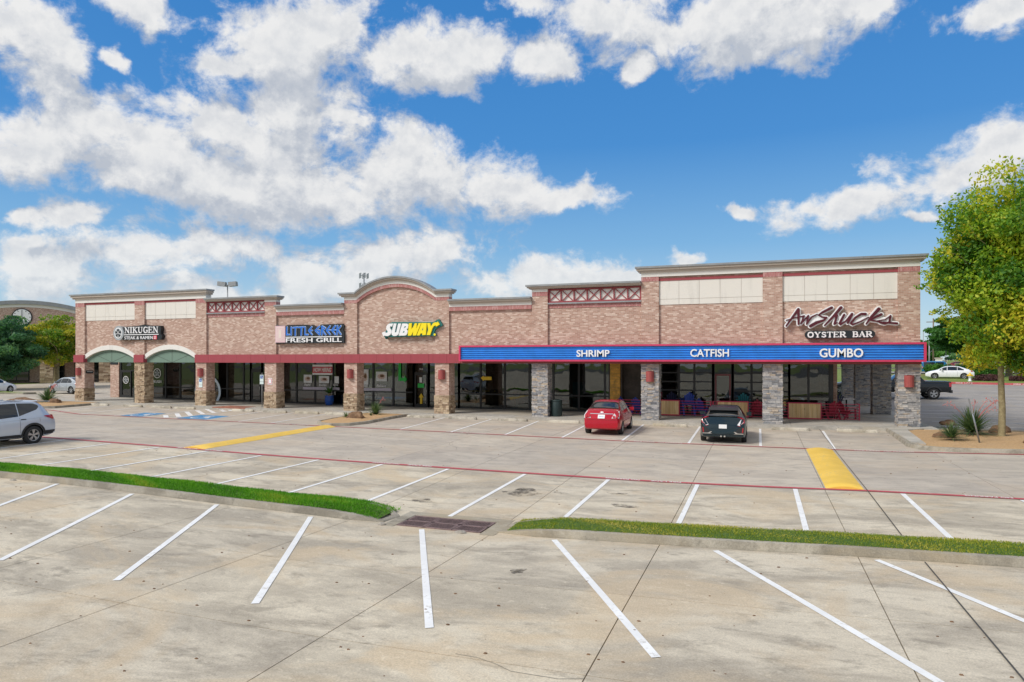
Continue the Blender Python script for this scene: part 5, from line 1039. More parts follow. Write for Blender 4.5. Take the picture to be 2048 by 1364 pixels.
def rock(lab, x, y, z, sx, sy, sz, m='rock_brown', rz_=0):
    bm = bmesh.new(); bmesh.ops.create_icosphere(bm, subdivisions=3, radius=1); k = rnd.random() * 20
    from mathutils import noise as N3
    for v in bm.verts: d = 1 + .32 * N3.noise(v.co * 1.5 + Vector((k, k, 0))) + .14 * N3.noise(v.co * 4 + Vector((0, k, 0))); v.co = Vector((v.co.x * sx * d, v.co.y * sy * d, max(-.25, v.co.z * d) * sz))
    me = bpy.data.meshes.new('rock'); bm.to_mesh(me); bm.free(); me.materials.append(M[m]); o = link('rock', me, None, (x, y, z)); o.rotation_euler = (0, 0, rz_)
    for p in me.polygons: p.use_smooth = rnd.random() < .4
    return tag(o, lab, 'rock')
rock('flat tan boulder beside the small yucca in the corner bed', 7.05, 32.6, g(7, 33) + .16, .36, .26, .2, 'rock_brown', .2); rock('brown boulder at the back left of the tree trunk', 9.75, 35.2, g(9.7, 35) + .17, .42, .3, .28, 'rock_brown', .1); rock('dark brown boulder at the right edge in front of the tree', 9.9, 31.0, g(9.9, 31) + .15, .55, .35, .3, 'rock_brown', -.2)
rock('brown boulder on the mulch of the middle bed', -20.5, 31.7, g(-20.5, 31.7) + .16, .55, .36, .34); rock('small brown boulder beside the left bed yucca', -46.3, 33.9, g(-46.3, 33.9) + .2, .5, .3, .3); rock('long low reddish boulder in the left bed', -48.6, 33.2, g(-48.6, 33.2) + .15, 1.5, .4, .35)
rock('small dark stone at the foot of the corner pillar', 8.6, 38.6, .25, .35, .25, .2); rock('small pale stone at the front corner of the drain grate', -5.95, 13.17, -.245, .13, .07, .05, 'rock_pale'); rock('pale stone chip at the left end of the drain grate', -7.86, 13.2, -.245, .09, .06, .05, 'rock_pale'); rock('crushed dark scrap lying in the gutter at the far left', -19.6, 13.15, .04, .11, .05, .035, 'rock_pale')
def yucca(lab, x, y, z, L, n, blooms=0, m='leaf_yucca'):
    t = thing('yucca', lab, 'yucca plant', (x, y, z)); fronds('foliage', n, L * 1.35, (8, 88), m, t, .02, .05 * (.5 + L * .6), .45, 4)
    for i in range(blooms):
        a = rnd.uniform(-.6, 3.7); h = L * rnd.uniform(1.3, 1.9); r = L * rnd.uniform(.4, 1.1); pts = [(0, 0, .1)] + [(r * math.cos(a) * s ** 1.5, r * math.sin(a) * s ** 1.5, h * (s - .25 * s * s)) for s in (.3, .6, .85, 1)] + [(r * 1.25 * math.cos(a), r * 1.25 * math.sin(a), h * .68)]
        st = MB().tube(pts, .009, 5).build('flower_stalk', 'bloom_coral', t); mb = MB()
        for k in range(10): q = pts[-2 - (k % 3 == 0)]; mb.lathe([(.0, -.03), (.016, 0), (.0, .03)], (q[0] + rnd.uniform(-.1, .1), q[1] + rnd.uniform(-.1, .1), q[2] + rnd.uniform(-.12, .08)), 5)
        mb.build('flowers', 'bloom_coral', st)['kind'] = 'stuff'
yucca('large spiky red yucca with coral flower stalks in the corner bed', 8.45, 34.0, g(8.4, 34) + .2, 1.05, 420, 6); yucca('small spiky yucca in front of the large one in the corner bed', 7.15, 31.6, g(7.1, 31.6) + .2, .62, 220, 0)
yucca('pale spiky yucca with a coral flower on the middle bed', -20.9, 34.4, g(-20.9, 34.4) + .16, .68, 200, 1); yucca('tiny spiky plant beside the boulder on the middle bed', -21.25, 31.9, g(-21, 32) + .16, .32, 60, 0); yucca('dry young spiky plant behind the boulder on the middle bed', -20.55, 33.3, g(-20.5, 33.3) + .16, .2, 40, 0)
yucca('dark green yucca with arching coral stalks behind the silver sport utility vehicle', -47.4, 34.2, g(-47.4, 34.2) + .2, .95, 320, 5)
t = thing('leaning_post', 'thin grey sign post leaning over in the corner bed', 'post', (7.95, 30.9, g(7.9, 30.9) + .15)); MB().tube([(0, 0, -.1), (-.33, .05, 1.55)], .03, 8).build('post', 'steel_grey', t); MB().hexa([(-.40, -.03, 1.12), (-.10, -.03, 1.18), (-.10, -.015, 1.18), (-.40, -.015, 1.12), (-.48, -.02, 1.72), (-.2, -.02, 1.78), (-.2, -.005, 1.78), (-.48, -.005, 1.72)] if False else [(-.28, -.2, 1.1), (-.26, .12, 1.1), (-.245, .12, 1.1), (-.265, -.2, 1.1), (-.40, -.2, 1.68), (-.38, .12, 1.68), (-.365, .12, 1.68), (-.385, -.2, 1.68)]).build('sign_plate', 'pole_grey', t)
# ------------------------------------------------------------------ vehicles
def interp(tab): a = [p[0] for p in tab]; b = [p[1] for p in tab]; return lambda x: float(np.interp(x, a, b))
def smooth_tab(tab, n=60):      # soften the corners of a profile
    f = interp(tab); x0, x1 = tab[0][0], tab[-1][0]; w = (x1 - x0) * .014
    return lambda x: sum(f(min(max(x + d * w, x0), x1)) for d in (-2, -1, 0, 1, 2)) / 5
def car(lab, cat, loc, rz_, paint, L, W, top, belt, bottom, halfw, roofw, wheels, wr, side_glass=(), rear_glass=None, wind=None, lights=(), extra=None, name='car', hood_lights=True, sym=True, rimm='rim_alloy', mirrors=None, plate=None, handles=()):
    """body lofted from the rear (x=0) to the nose (x=L); y is across. Tables give the roof line, belt line, sill and widths."""
    t = thing(name, lab, cat, loc, rz_)
    tp, bl, bt, hw, rw = smooth_tab(top), interp(belt), interp(bottom), smooth_tab(halfw), interp(roofw)
    xs = sorted(set([0, .02, .05, .09, .14, .2] + [L * i / 44 for i in range(2, 43)] + [L - .2, L - .12, L - .06, L - .02, L]))
    def sect(x):
        w, zb, zt = hw(x), bt(x), tp(x); zk = min(bl(x), zt - .012); r = min(rw(x), .97 * w); h = zk - zb
        P = [(0, zb), (w * .84, zb), (w * .955, zb + .06 * h), (w * .99, zb + .25 * h), (w, zb + .5 * h), (w * .99, zb + .74 * h), (w * .965, zb + .93 * h), (w * .94, zk)]
        e = min(.07, (zt - zk) * .5); u = w * .94
        for s in (.25, .5, .75, 1): P.append((u + (r - u) * s + .012 * math.sin(math.pi * s), zk + (zt - e - zk) * s))
        P += [(r * .95, zt - e * .35), (r * .8, zt), (r * .4, zt + .012), (0, zt + .016)]
        return P
    mb = MB(); mb.smooth = True; NP = len(sect(0)); n = 2 * NP - 2
    for x in xs:
        P = sect(x); mb.v += [(x, y, z) for y, z in P] + [(x, -y, z) for y, z in P[-2:0:-1]]
    for i in range(len(xs) - 1):
        for k in range(n): l = (k + 1) % n; mb.face((i * n + k, i * n + l, (i + 1) * n + l, (i + 1) * n + k))
    mb.smooth = False; mb.face([k for k in range(n)][::-1]); mb.face([(len(xs) - 1) * n + k for k in range(n)])
    body = mb.build('body', [paint, 'trim_black'], t)
    cut = MB(); cut.m = 1
    for wx in wheels:
        for s in (-1, 1): cut.lathe([(wr * 1.14, -.5), (wr * 1.14, .5)], (wx, s * (W / 2 + .22), wr), 28, 'Y', False)
    co = cut.build('cutter', [paint, 'trim_black'], t); md = body.modifiers.new('arches', 'BOOLEAN'); md.operation = 'DIFFERENCE'; md.object = co; md.solver = 'EXACT'
    try: md.material_mode = 'INDEX'
    except Exception: pass
    bpy.context.view_layer.update(); me = bpy.data.meshes.new_from_object(body.evaluated_get(bpy.context.evaluated_depsgraph_get())); body.modifiers.clear(); body.data = me; bpy.data.objects.remove(co)
    try: me.set_sharp_from_angle(angle=R(38))
    except Exception: pass
    def yside(x, z):
        P = sect(x); best = 0
        for (y0, z0), (y1, z1) in zip(P, P[1:]):
            if min(z0, z1) - 1e-6 <= z <= max(z0, z1) + 1e-6: best = max(best, y0 + (y1 - y0) * ((z - z0) / (z1 - z0) if abs(z1 - z0) > 1e-6 else 0))
        return best
    def ztop(x, y):
        P = sect(x)[8:]; b = P[-1][1]
        for (y0, z0), (y1, z1) in zip(P, P[1:]):
            if y1 <= abs(y) <= y0: b = z0 + (z1 - z0) * ((abs(y) - y0) / (y1 - y0) if abs(y1 - y0) > 1e-6 else 0)
        return b
    def patch(nm, m, xa, xb, lo, hi, off=.008, nx=14, nz=5, sides=(-1, 1), parent=t):
        lo = lo if callable(lo) else (lambda x, q=lo: q); hi = hi if callable(hi) else (lambda x, q=hi: q)
        for s in sides:
            q = MB(); q.smooth = True
            for i in range(nx + 1):
                x = xa + (xb - xa) * i / nx
                for j in range(nz + 1): z = lo(x) + (hi(x) - lo(x)) * j / nz; q.v.append((x, s * (yside(x, z) + off), z))
            for i in range(nx):
                for j in range(nz): a = i * (nz + 1) + j; f = (a, a + 1, a + nz + 2, a + nz + 1); q.face(f if s > 0 else f[::-1])
            q.build(nm, m, parent)
    def toppatch(nm, m, xa, xb, fa, fb, off=.008, nx=10, ny=10, parent=t):
        q = MB(); q.smooth = True
        for i in range(nx + 1):
            x = xa + (xb - xa) * i / nx; w = rw(x) * (fa + (fb - fa) * i / nx)
            for j in range(ny + 1): y = -w + 2 * w * j / ny; q.v.append((x, y, ztop(x, y) + off))
        for i in range(nx):
            for j in range(ny): a = i * (ny + 1) + j; q.face((a, a + ny + 1, a + ny + 2, a + 1))
        q.build(nm, m, parent)
    def xrear(y, z):           # where the rear surface stands at this height
        for x in [k * .01 for k in range(140)]:
            if bt(x) <= z <= ztop(x, y) and yside(x, min(z, bl(x))) >= abs(y) - .02: return x
        return 0
    def rearpiece(nm, m, poly, d=.012, depth=.04, parent=t, mirror=True):      # outline in y,z lying on the rear surface
        for s in ((1, -1) if mirror else (1,)):
            q = MB(); n_ = len(poly); P = [(s * y, z) for y, z in poly]
            q.v += [(xrear(y, z) - d, y, z) for y, z in P] + [(xrear(y, z) + depth, y, z) for y, z in P]
            ar = sum(P[i][0] * P[(i + 1) % n_][1] - P[(i + 1) % n_][0] * P[i][1] for i in range(n_)); idx = list(range(n_)); idx = idx[::-1] if ar > 0 else idx
            q.face(idx); q.face([n_ + i for i in idx[::-1]])
            for k in range(n_): i, j = idx[k], idx[(k + 1) % n_]; q.face((j, i, n_ + i, n_ + j))
            q.build(nm, m, parent)
    for (xa, xb, lo, hi) in side_glass: patch('side_window', 'car_glass', xa, xb, lo, hi)
    if rear_glass: toppatch('rear_window', 'car_glass', *rear_glass)
    if wind: toppatch('windscreen', 'car_glass', *wind)
    for wx in wheels:
        for s in (-1, 1):
            y = s * (W / 2 - .10); ty = MB().lathe([(wr * .64, -.10), (wr * .93, -.105), (wr, -.07), (wr, .07), (wr * .93, .105), (wr * .64, .10)], (wx, y, wr), 24, 'Y', True, False).build('wheel', 'rubber', t)
            rm = MB().lathe([(wr * .66, .085), (wr * .60, .09), (wr * .58, .05)] if s > 0 else [(wr * .58, -.05), (wr * .60, -.09), (wr * .66, -.085)], (wx, y, wr), 20, 'Y', True, False)
            rm.m = 1; rm.lathe([(wr * .58, .02), (wr * .58, .045)] if s > 0 else [(wr * .58, -.045), (wr * .58, -.02)], (wx, y, wr), 16, 'Y'); rm.m = 0
            rm.lathe([(wr * .14, .0), (wr * .14, s * .085)] if s > 0 else [(wr * .14, -.085), (wr * .14, 0)], (wx, y, wr), 10, 'Y')
            for k in range(5):
                a = 2 * math.pi * k / 5 + .3
                for da in (-.16, .16): rm.bar((wx + wr * .12 * math.cos(a), y + s * .075, wr + wr * .12 * math.sin(a)), (wx + wr * .6 * math.cos(a + da), y + s * .08, wr + wr * .6 * math.sin(a + da)), wr * .11, .03, (0, 1, 0))
            rm.build('rim', [rimm, 'trim_black'], ty)
    if mirrors:
        mx, mz = mirrors
        for s in (-1, 1): MB().hexa([(mx - .05, s * (W / 2 - .02), mz - .07), (mx + .09, s * (W / 2 - .02), mz - .05), (mx + .07, s * (W / 2 + .19), mz - .06), (mx - .05, s * (W / 2 + .19), mz - .08), (mx - .05, s * (W / 2 - .02), mz + .07), (mx + .07, s * (W / 2 - .02), mz + .06), (mx + .05, s * (W / 2 + .17), mz + .08), (mx - .05, s * (W / 2 + .19), mz + .09)]).build('mirror', paint, t)
    for hx, hz in handles: patch('door_handle', 'trim_black', hx, hx + .2, hz, hz + .035, .02, 2, 1)
    if plate: px, pz = 0, plate; rearpiece('number_plate', 'plate_white', [(-.155, pz - .08), (.155, pz - .08), (.155, pz + .08), (-.155, pz + .08)], .018, mirror=False)
    if extra: extra(t, patch, toppatch, rearpiece, xrear, yside)
    return t
def seams(patch, xs, lo, hi):
    for x in xs: patch('door_seam', 'seam_dark', x, x + .012, lo, hi, .003, 1, 6)
# --- red sedan, tail towards the lot
def ex_red(t, patch, top, rear, xr, ys):
    rear('tail_light', 'lamp_clear', [(.47, .78), (.79, .78), (.80, .92), (.74, 1.08), (.64, 1.12), (.55, .96)], .045, .12)
    for y in (.57, .70): rear('lamp_lens', 'lamp_red', [(y + .055 * math.cos(k), .85 + .055 * math.sin(k)) for k in [i * .785 for i in range(8)]], .055, .1)
    rear('chrome_strip', 'chrome', [(-.52, .955), (.52, .955), (.52, .985), (-.52, .985)], .022, mirror=False)
    rear('emblem', 'letter_white', [(-.09, 1.02), (-.03, 1.02), (-.03, 1.005), (.03, 1.005), (.03, 1.02), (.09, 1.02), (.07, 1.05), (.03, 1.05), (.03, 1.065), (-.03, 1.065), (-.03, 1.05), (-.07, 1.05)], .014, mirror=False)
    rear('bumper_groove', 'trim_black', [(-.7, .70), (.7, .70), (.7, .708), (-.7, .708)], .004, mirror=False)
    text_into(MB(), 'PBB 0276', -.12, .12, .82, .875, -.0195, -.0185, .0).build('plate_lettering', 'trim_black', t) if False else rear('plate_band', 'ada_blue', [(-.11, .835), (.11, .835), (.11, .862), (-.11, .862)], .0195, mirror=False)
    seams(patch, (1.45, 2.5), .35, .98); patch('side_moulding', 'paint_car_red', 1.2, 3.1, .55, .60, .015)
car('shiny red sedan parked tail out in front of the patio', 'car', (-6.72, 30.15, -.012), R(91.5), 'paint_car_red', 4.3, 1.70,
    [(0, .66), (.05, .74), (.10, 1.0), (.16, 1.08), (.5, 1.13), (.62, 1.17), (1.25, 1.46), (1.6, 1.50), (2.3, 1.49), (2.7, 1.42), (3.25, 1.05), (4.0, .88), (4.25, .72), (4.3, .6)], [(0, .90), (.4, .96), (2.6, .93), (3.3, .88), (4.3, .7)], [(0, .34), (.1, .27), (.5, .22), (4.0, .2), (4.3, .3)],
    [(0, .72), (.08, .80), (.3, .84), (1, .85), (3.4, .85), (4.0, .80), (4.25, .66), (4.3, .6)], [(0, .6), (.5, .76), (1.3, .58), (2.3, .58), (2.8, .64), (3.3, .72), (4.3, .55)], (.82, 3.35), .30,
    [(.95, 1.62, 1.0, interp([(.95, 1.10), (1.25, 1.36), (1.62, 1.41)])), (1.68, 2.42, .99, 1.41), (2.48, 3.05, .98, interp([(2.48, 1.40), (2.7, 1.34), (3.05, 1.06)]))], (.56, 1.22, .93, .96), (2.72, 3.22, .93, .95), extra=ex_red, mirrors=(2.85, 1.05), plate=.85, handles=((1.55, .88), (2.45, .87)))
# --- dark teal hatchback
def ex_civ(t, patch, top, rear, xr, ys):
    rear('tail_light', 'lamp_clear', [(.56, .77), (.66, .74), (.80, .88), (.80, 1.0), (.70, .98)], .014); rear('lamp_lens', 'lamp_red', [(.56, 1.07), (.80, .99), (.815, 1.02), (.60, 1.12)], .02); rear('lamp_lens', 'lamp_red', [(.56, .735), (.66, .715), (.84, .86), (.84, .98), (.81, .98), (.80, .88), (.66, .74)], .018)
    rear('bumper_vent', 'trim_black', [(.44, .42), (.82, .42), (.82, .68), (.70, .68), (.50, .52)], .012); rear('reflector', 'lamp_red', [(.74, .46), (.785, .46), (.80, .66), (.765, .66)], .022)
    rear('silver_trim', 'chrome', [(.40, .40), (.80, .40), (.80, .43), (.58, .43), (.48, .49), (.42, .49), (.50, .42)], .024); rear('diffuser', 'trim_black', [(-.6, .26), (.6, .26), (.7, .38), (-.7, .38)], .01, mirror=False)
    rear('plate_recess', 'paint_car_teal', [(-.45, .60), (.45, .60), (.56, .80), (-.56, .80)], .006, mirror=False)
    for y in (-.07, .07): MB().tube([(-.03, y, .30), (.1, y, .30)], .035, 10).build('exhaust', 'chrome', t)
    MB().hexa([(.2, -.66, 1.085), (.2, .66, 1.085), (.42, .60, 1.13), (.42, -.60, 1.13), (.17, -.66, 1.105), (.17, .66, 1.105), (.42, .60, 1.15), (.42, -.60, 1.15)]).build('lower_spoiler', 'paint_car_teal', t)
    MB().hexa([(.62, -.60, 1.30), (.62, .60, 1.30), (1.0, .58, 1.40), (1.0, -.58, 1.40), (.60, -.60, 1.325), (.60, .60, 1.325), (1.0, .58, 1.425), (1.0, -.58, 1.425)]).build('roof_spoiler', 'trim_black', t)
    MB().bar((.40, 0, 1.165), (.42, -.42, 1.175), .018, .018).build('wiper', 'trim_black', t)
    top('lower_window', 'car_glass', .22, .42, .95, .95, .012, 3, 8); seams(patch, (1.6, 2.6), .35, .95)
car('dark teal hatchback parked tail out before the timber panels', 'car', (-1.45, 29.15, -.035), R(90.6), 'paint_car_teal', 4.45, 1.82,
    [(0, .66), (.05, .74), (.10, 1.0), (.16, 1.09), (.22, 1.11), (.6, 1.22), (1.1, 1.38), (1.7, 1.45), (2.4, 1.44), (2.8, 1.36), (3.4, 1.0), (4.1, .86), (4.4, .7), (4.45, .6)], [(0, .95), (.4, 1.0), (1.0, .98), (2.6, .93), (3.4, .88), (4.45, .7)], [(0, .30), (.1, .24), (.5, .2), (4.2, .18), (4.45, .28)],
    [(0, .80), (.08, .87), (.3, .90), (1, .91), (3.5, .91), (4.1, .86), (4.4, .72), (4.45, .62)], [(0, .72), (.25, .72), (.6, .66), (1.1, .58), (2.4, .59), (2.9, .66), (3.4, .76), (4.45, .6)], (.84, 3.54), .325,
    [(1.05, 1.6, interp([(1.05, 1.06), (1.6, 1.01)]), interp([(1.05, 1.16), (1.3, 1.30), (1.6, 1.36)])), (1.66, 2.55, 1.0, 1.37), (2.62, 3.2, .98, interp([(2.62, 1.35), (2.8, 1.28), (3.2, 1.02)]))], (.46, 1.12, .9, .92), (2.82, 3.36, .93, .95), extra=ex_civ, mirrors=(3.0, 1.02), plate=.70, handles=((1.7, .87), (2.65, .86)))
# --- silver SUV, nose out of the picture on the left
def ex_suv(t, patch, top, rear, xr, ys):
    patch('sill_cladding', 'trim_black', .62, 4.0, lambda x: .26, lambda x: .42 if 1.32 < x < 3.5 else .36, .012, 20, 3); patch('bumper_cladding', 'trim_black', .03, .48, .28, .50, .012, 8, 3)
    for wx in (.92, 3.62):
        for s in (-1, 1):
            q = MB()
            for k in range(17):
                a = math.pi * k / 16; r1, r2 = .355 * 1.14, .355 * 1.14 + .075
                for r_ in (r1, r2): x, z = wx + r_ * math.cos(a), .355 + r_ * math.sin(a); q.v.append((x, s * (ys(x, z) + .014), z))
            for k in range(16): f = (2 * k, 2 * k + 1, 2 * k + 3, 2 * k + 2); q.face(f if s > 0 else f[::-1])
            q.build('arch_cladding', 'trim_black', t)
    patch('tail_light', 'lamp_red', .10, .50, interp([(.10, .92), (.16, .93), (.5, 1.06)]), interp([(.10, 1.11), (.5, 1.08)]), .014, 6, 3); rear('tail_light', 'lamp_red', [(.5, .95), (.86, .93), (.86, 1.10), (.5, 1.06)], .012)
    MB().hexa([(.05, -.60, 1.60), (.05, .60, 1.60), (.6, .64, 1.64), (.6, -.64, 1.64), (.03, -.60, 1.625), (.03, .60, 1.625), (.6, .64, 1.675), (.6, -.64, 1.675)]).build('roof_spoiler', 'paint_car_silver', t)
    for s in (-1, 1): MB().tube([(1.1, s * .56, 1.69), (2.6, s * .58, 1.70)], .018, 6).build('roof_rail', 'chrome', t)
    seams(patch, (1.42, 2.45, 3.3), .42, 1.04); patch('body_crease', 'paint_car_grey', .6, 3.6, interp([(.6, 1.01), (3.6, .86)]), interp([(.6, 1.018), (3.6, .868)]), .004, 14, 1); patch('fuel_flap_edge', 'seam_dark', .66, .67, .86, .99, .004, 1, 3); rear('reflector', 'lamp_clear', [(.6, .62), (.8, .62), (.8, .66), (.6, .65)], .01)
car('silver sport utility vehicle half in view at the left edge', 'suv', (-27.45, 19.5, .115), R(-90.5), 'paint_car_silver', 4.7, 1.88,
    [(0, .80), (.05, .90), (.10, 1.12), (.18, 1.22), (.36, 1.42), (.5, 1.60), (.8, 1.66), (1.6, 1.69), (2.5, 1.67), (2.95, 1.58), (3.5, 1.16), (4.3, 1.0), (4.62, .85), (4.7, .7)], [(0, 1.0), (.5, 1.14), (1.4, 1.04), (3.0, .98), (3.6, .95), (4.7, .8)], [(0, .36), (.12, .30), (.5, .26), (4.3, .24), (4.7, .34)],
    [(0, .82), (.08, .89), (.3, .93), (1, .94), (3.7, .94), (4.3, .88), (4.62, .74), (4.7, .66)], [(0, .74), (.3, .70), (.8, .65), (2.5, .66), (3.0, .7), (3.5, .8), (4.7, .64)], (.92, 3.62), .355,
    [(.62, 1.42, interp([(.62, 1.42), (.72, 1.33), (1.42, 1.12)]), interp([(.62, 1.50), (.8, 1.57), (1.42, 1.60)])), (1.46, 2.40, interp([(1.46, 1.11), (2.4, 1.05)]), 1.60), (2.48, 3.3, interp([(2.48, 1.05), (3.3, 1.03)]), interp([(2.48, 1.59), (2.9, 1.52), (3.3, 1.22)]))], (.2, .46, .9, .9), (2.98, 3.46, .92, .94), extra=ex_suv, name='sport_utility_vehicle', mirrors=(3.1, 1.1), plate=.78, handles=((1.2, .97), (2.2, .92)))
# --- simpler cars further off
def sedan(lab, loc, rz_, paint, L=4.85, W=1.84, H=1.46, name='car', cat='car'):
    k = L / 4.8; S = lambda T: [(a * k, b * H / 1.46) for a, b in T]
    def ex(t, patch, top, rear, xr, ys):
        patch('tail_light', 'lamp_red', .08, .34, .84, .95, .014, 4, 2); patch('headlight', 'lamp_clear', L - .55, L - .14, .66, .76, .014, 5, 2); seams(patch, (1.62 * k, 2.65 * k), .35, .95)
    return car(lab, cat, loc, rz_, paint, L, W, S([(0, .68), (.08, .95), (.2, 1.05), (.6, 1.10), (1.4, 1.40), (1.9, 1.46), (2.6, 1.45), (3.0, 1.36), (3.65, 1.0), (4.4, .84), (4.74, .7), (4.8, .58)]), S([(0, .9), (.5, .97), (2.8, .92), (3.6, .88), (4.8, .68)]), S([(0, .32), (.5, .22), (4.3, .2), (4.8, .3)]),
        [(0, .78), (.1, .86), (.4, .91), (3.8 * k, .91), (4.4 * k, .85), (L - .06, .7), (L, .6)], [(0, .7), (.6 * k, .72), (1.5 * k, .58), (2.6 * k, .59), (3.1 * k, .66), (3.65 * k, .78), (L, .6)], (.98 * k, 3.86 * k), .335,
        [(1.0 * k, 1.62 * k, .99, interp([(1.0 * k, 1.09), (1.4 * k, 1.3), (1.62 * k, 1.36)])), (1.66 * k, 2.6 * k, .98, 1.38), (2.66 * k, 3.4 * k, .96, interp([(2.66 * k, 1.36), (3.0 * k, 1.28), (3.4 * k, 1.02)]))], (.66 * k, 1.36 * k, .86, .9), (3.02 * k, 3.6 * k, .92, .94), extra=ex, name=name, mirrors=(3.15 * k, 1.02))
sedan('white sedan parked by the clipped hedge beyond the corner', (22.2, 88.5, g(22, 88) + .1), R(168), 'paint_car_white', 4.6)
sedan('silver hatch sedan crossing the far lot beside the corner pillar', (-57.9, 45.4, g(-59, 45)), R(178), 'paint_car_grey', 4.3, 1.75, 1.5)
sedan('maroon sedan on the far street beyond the lawn', (45.5, 185, g(44, 185) + .05), R(165), 'paint_car_maroon', 5.0)
sedan('white car just showing at the far left edge of the picture', (-66.5, 40.4, g(-66, 40) - .02), R(100), 'paint_car_white', 4.6)
sedan('dark car parked behind the colonnade under the right canopy', (10.4, 66.5, g(10, 66) - .02), R(178), 'paint_car_dark', 4.8)
def pickup(lab, loc, rz_, paint, L=5.6, W=2.05):
    def ex(t, patch, top, rear, xr, ys):
        rear('tail_light', 'lamp_red', [(.78, .95), (.98, .95), (.98, 1.30), (.80, 1.30)], .014); rear('bumper', 'trim_black', [(-.95, .5), (.95, .5), (.95, .72), (-.95, .72)], .10, mirror=False); patch('tail_light', 'lamp_red', .03, .16, .98, 1.30, .012, 3, 3)
        for wx in (1.2, 4.6):
            for s in (-1, 1):
                q = MB()
                for k in range(17):
                    a = math.pi * k / 16
                    for r_, o_ in ((.48, .05), (.60, .02)): x, z = wx + r_ * math.cos(a), .44 + r_ * math.sin(a); q.v.append((x, s * (ys(x, z) + o_), z))
                for k in range(16): f = (2 * k, 2 * k + 1, 2 * k + 3, 2 * k + 2); q.face(f if s > 0 else f[::-1])
                q.build('arch_flare', 'trim_black', t)
        seams(patch, (1.9, 2.0, 3.0), .5, 1.25)
    return car(lab, 'pickup', loc, rz_, paint, L, W, [(0, 1.36), (.06, 1.40), (1.9, 1.42), (1.95, 1.5), (2.05, 1.9), (2.3, 1.97), (3.3, 1.96), (3.6, 1.9), (4.2, 1.38), (5.2, 1.25), (5.52, 1.1), (5.6, .95)], [(0, 1.3), (2, 1.32), (4.2, 1.3), (5.6, 1.0)], [(0, .62), (.2, .55), (5, .5), (5.6, .6)],
        [(0, .96), (.1, 1.01), (5.0, 1.02), (5.5, .9), (5.6, .8)], [(0, .94), (1.9, .94), (2.2, .72), (3.4, .74), (4.2, .9), (5.6, .8)], (1.2, 4.6), .43,
        [(2.2, 2.95, 1.38, 1.84), (3.02, 3.85, 1.36, interp([(3.02, 1.84), (3.5, 1.8), (3.85, 1.5)]))], (1.99, 2.2, .8, .9), (3.6, 4.15, .9, .92), extra=ex, name='pickup_truck', mirrors=(3.6, 1.4), plate=.86)
pickup('black pickup with wide arches parked along the right end of the building', (13.75, 62.0, g(13, 62) - .03), R(184), 'paint_car_black'); pickup('dark grey pickup parked under the dark tree on the far left', (-97.5, 63.5, g(-97, 63) + .0), R(75), 'paint_car_dark', 5.8)
def boxy(lab, cat, name, loc, rz_, paint, L, W, H, hood=1.2, hz=1.1, wheels=(.8, 3.6), wr=.38):
    def ex(t, patch, top, rear, xr, ys): patch('tail_light', 'lamp_red', .02, .12, .9, 1.2, .012, 2, 2); seams(patch, (1.6, 2.6), .5, 1.1)
    return car(lab, cat, loc, rz_, paint, L, W, [(0, H - .06), (.1, H), (L - hood - .5, H), (L - hood, hz + .05), (L - .1, hz - .08), (L, hz - .2)], [(0, hz), (L - hood, hz), (L, hz - .25)], [(0, .45), (L, .45)], [(0, W / 2 - .06), (.1, W / 2), (L - .3, W / 2 - .02), (L, W / 2 - .12)], [(0, W / 2 - .12), (L - hood - .5, W / 2 - .12), (L, W / 2 - .15)], wheels, wr,
        [(.25, 1.5, hz + .04, H - .12), (1.6, 2.5, hz + .04, H - .12)] if hood > 1 else [(L - hood - 1.3, L - hood - .6, hz + .1, H - .35)], (.0, .02, .8, .8), (L - hood - .48, L - hood - .04, .9, .92), extra=ex, name=name, mirrors=(L - hood - .2, hz + .1))
boxy('blue boxy off-roader parked behind the white sedan', 'off-roader', 'off_road_car', (20.4, 105.3, g(20, 105) + .05), R(-12), 'paint_car_blue', 4.3, 1.85, 1.84)
boxy('white cargo van seen through the open corner of the far end', 'van', 'cargo_van', (-93, 106, g(-93, 106)), R(200), 'van_white', 5.6, 2.0, 2.6, .8, 1.4, (1.0, 4.4), .38)

# ------------------------------------------------------------------ trees and shrubs
NPR = np.random.default_rng(11)
def leaf_cloud(centres, radii, n_each, size, tone_of, flat=.8, shell=.55):
    V = []; T = []
    for (c, r, n, tn) in zip(centres, radii, n_each, tone_of):
        d = NPR.normal(size=(n, 3)); d /= np.linalg.norm(d, axis=1)[:, None]; rad = (shell + (1 - shell) * NPR.random(n) ** .6)[:, None]
        p = np.array(c) + d * rad * np.array(r) * (1 + .25 * NPR.normal(size=(n, 1)) * .5)
        nrm = d + .9 * NPR.normal(size=(n, 3)); nrm /= np.linalg.norm(nrm, axis=1)[:, None]; a = np.cross(nrm, NPR.normal(size=(n, 3))); a /= np.linalg.norm(a, axis=1)[:, None]; b = np.cross(nrm, a)
        s = size * NPR.uniform(.6, 1.35, (n, 1)); a = a * s; b = b * s * .55
        V.append(np.stack([p - a, p - a * .1 - b, p + a, p - a * .1 + b], 1)); T.append(np.clip(tn + NPR.normal(size=n) * .13, 0, 1))
    return np.concatenate(V), np.concatenate(T)
def limb(mb, p0, p1, r0, r1, bend=.15, n=5):
    p0, p1 = Vector(p0), Vector(p1); L = (p1 - p0).length; k = Vector((rnd.uniform(-1, 1), rnd.uniform(-1, 1), rnd.uniform(-.2, .6))) * L * bend
    pts = [p0.lerp(p1, i / n) + k * math.sin(math.pi * i / n) for i in range(n + 1)]; mb.tube(pts, [r0 + (r1 - r0) * i / n for i in range(n + 1)], 7); return pts
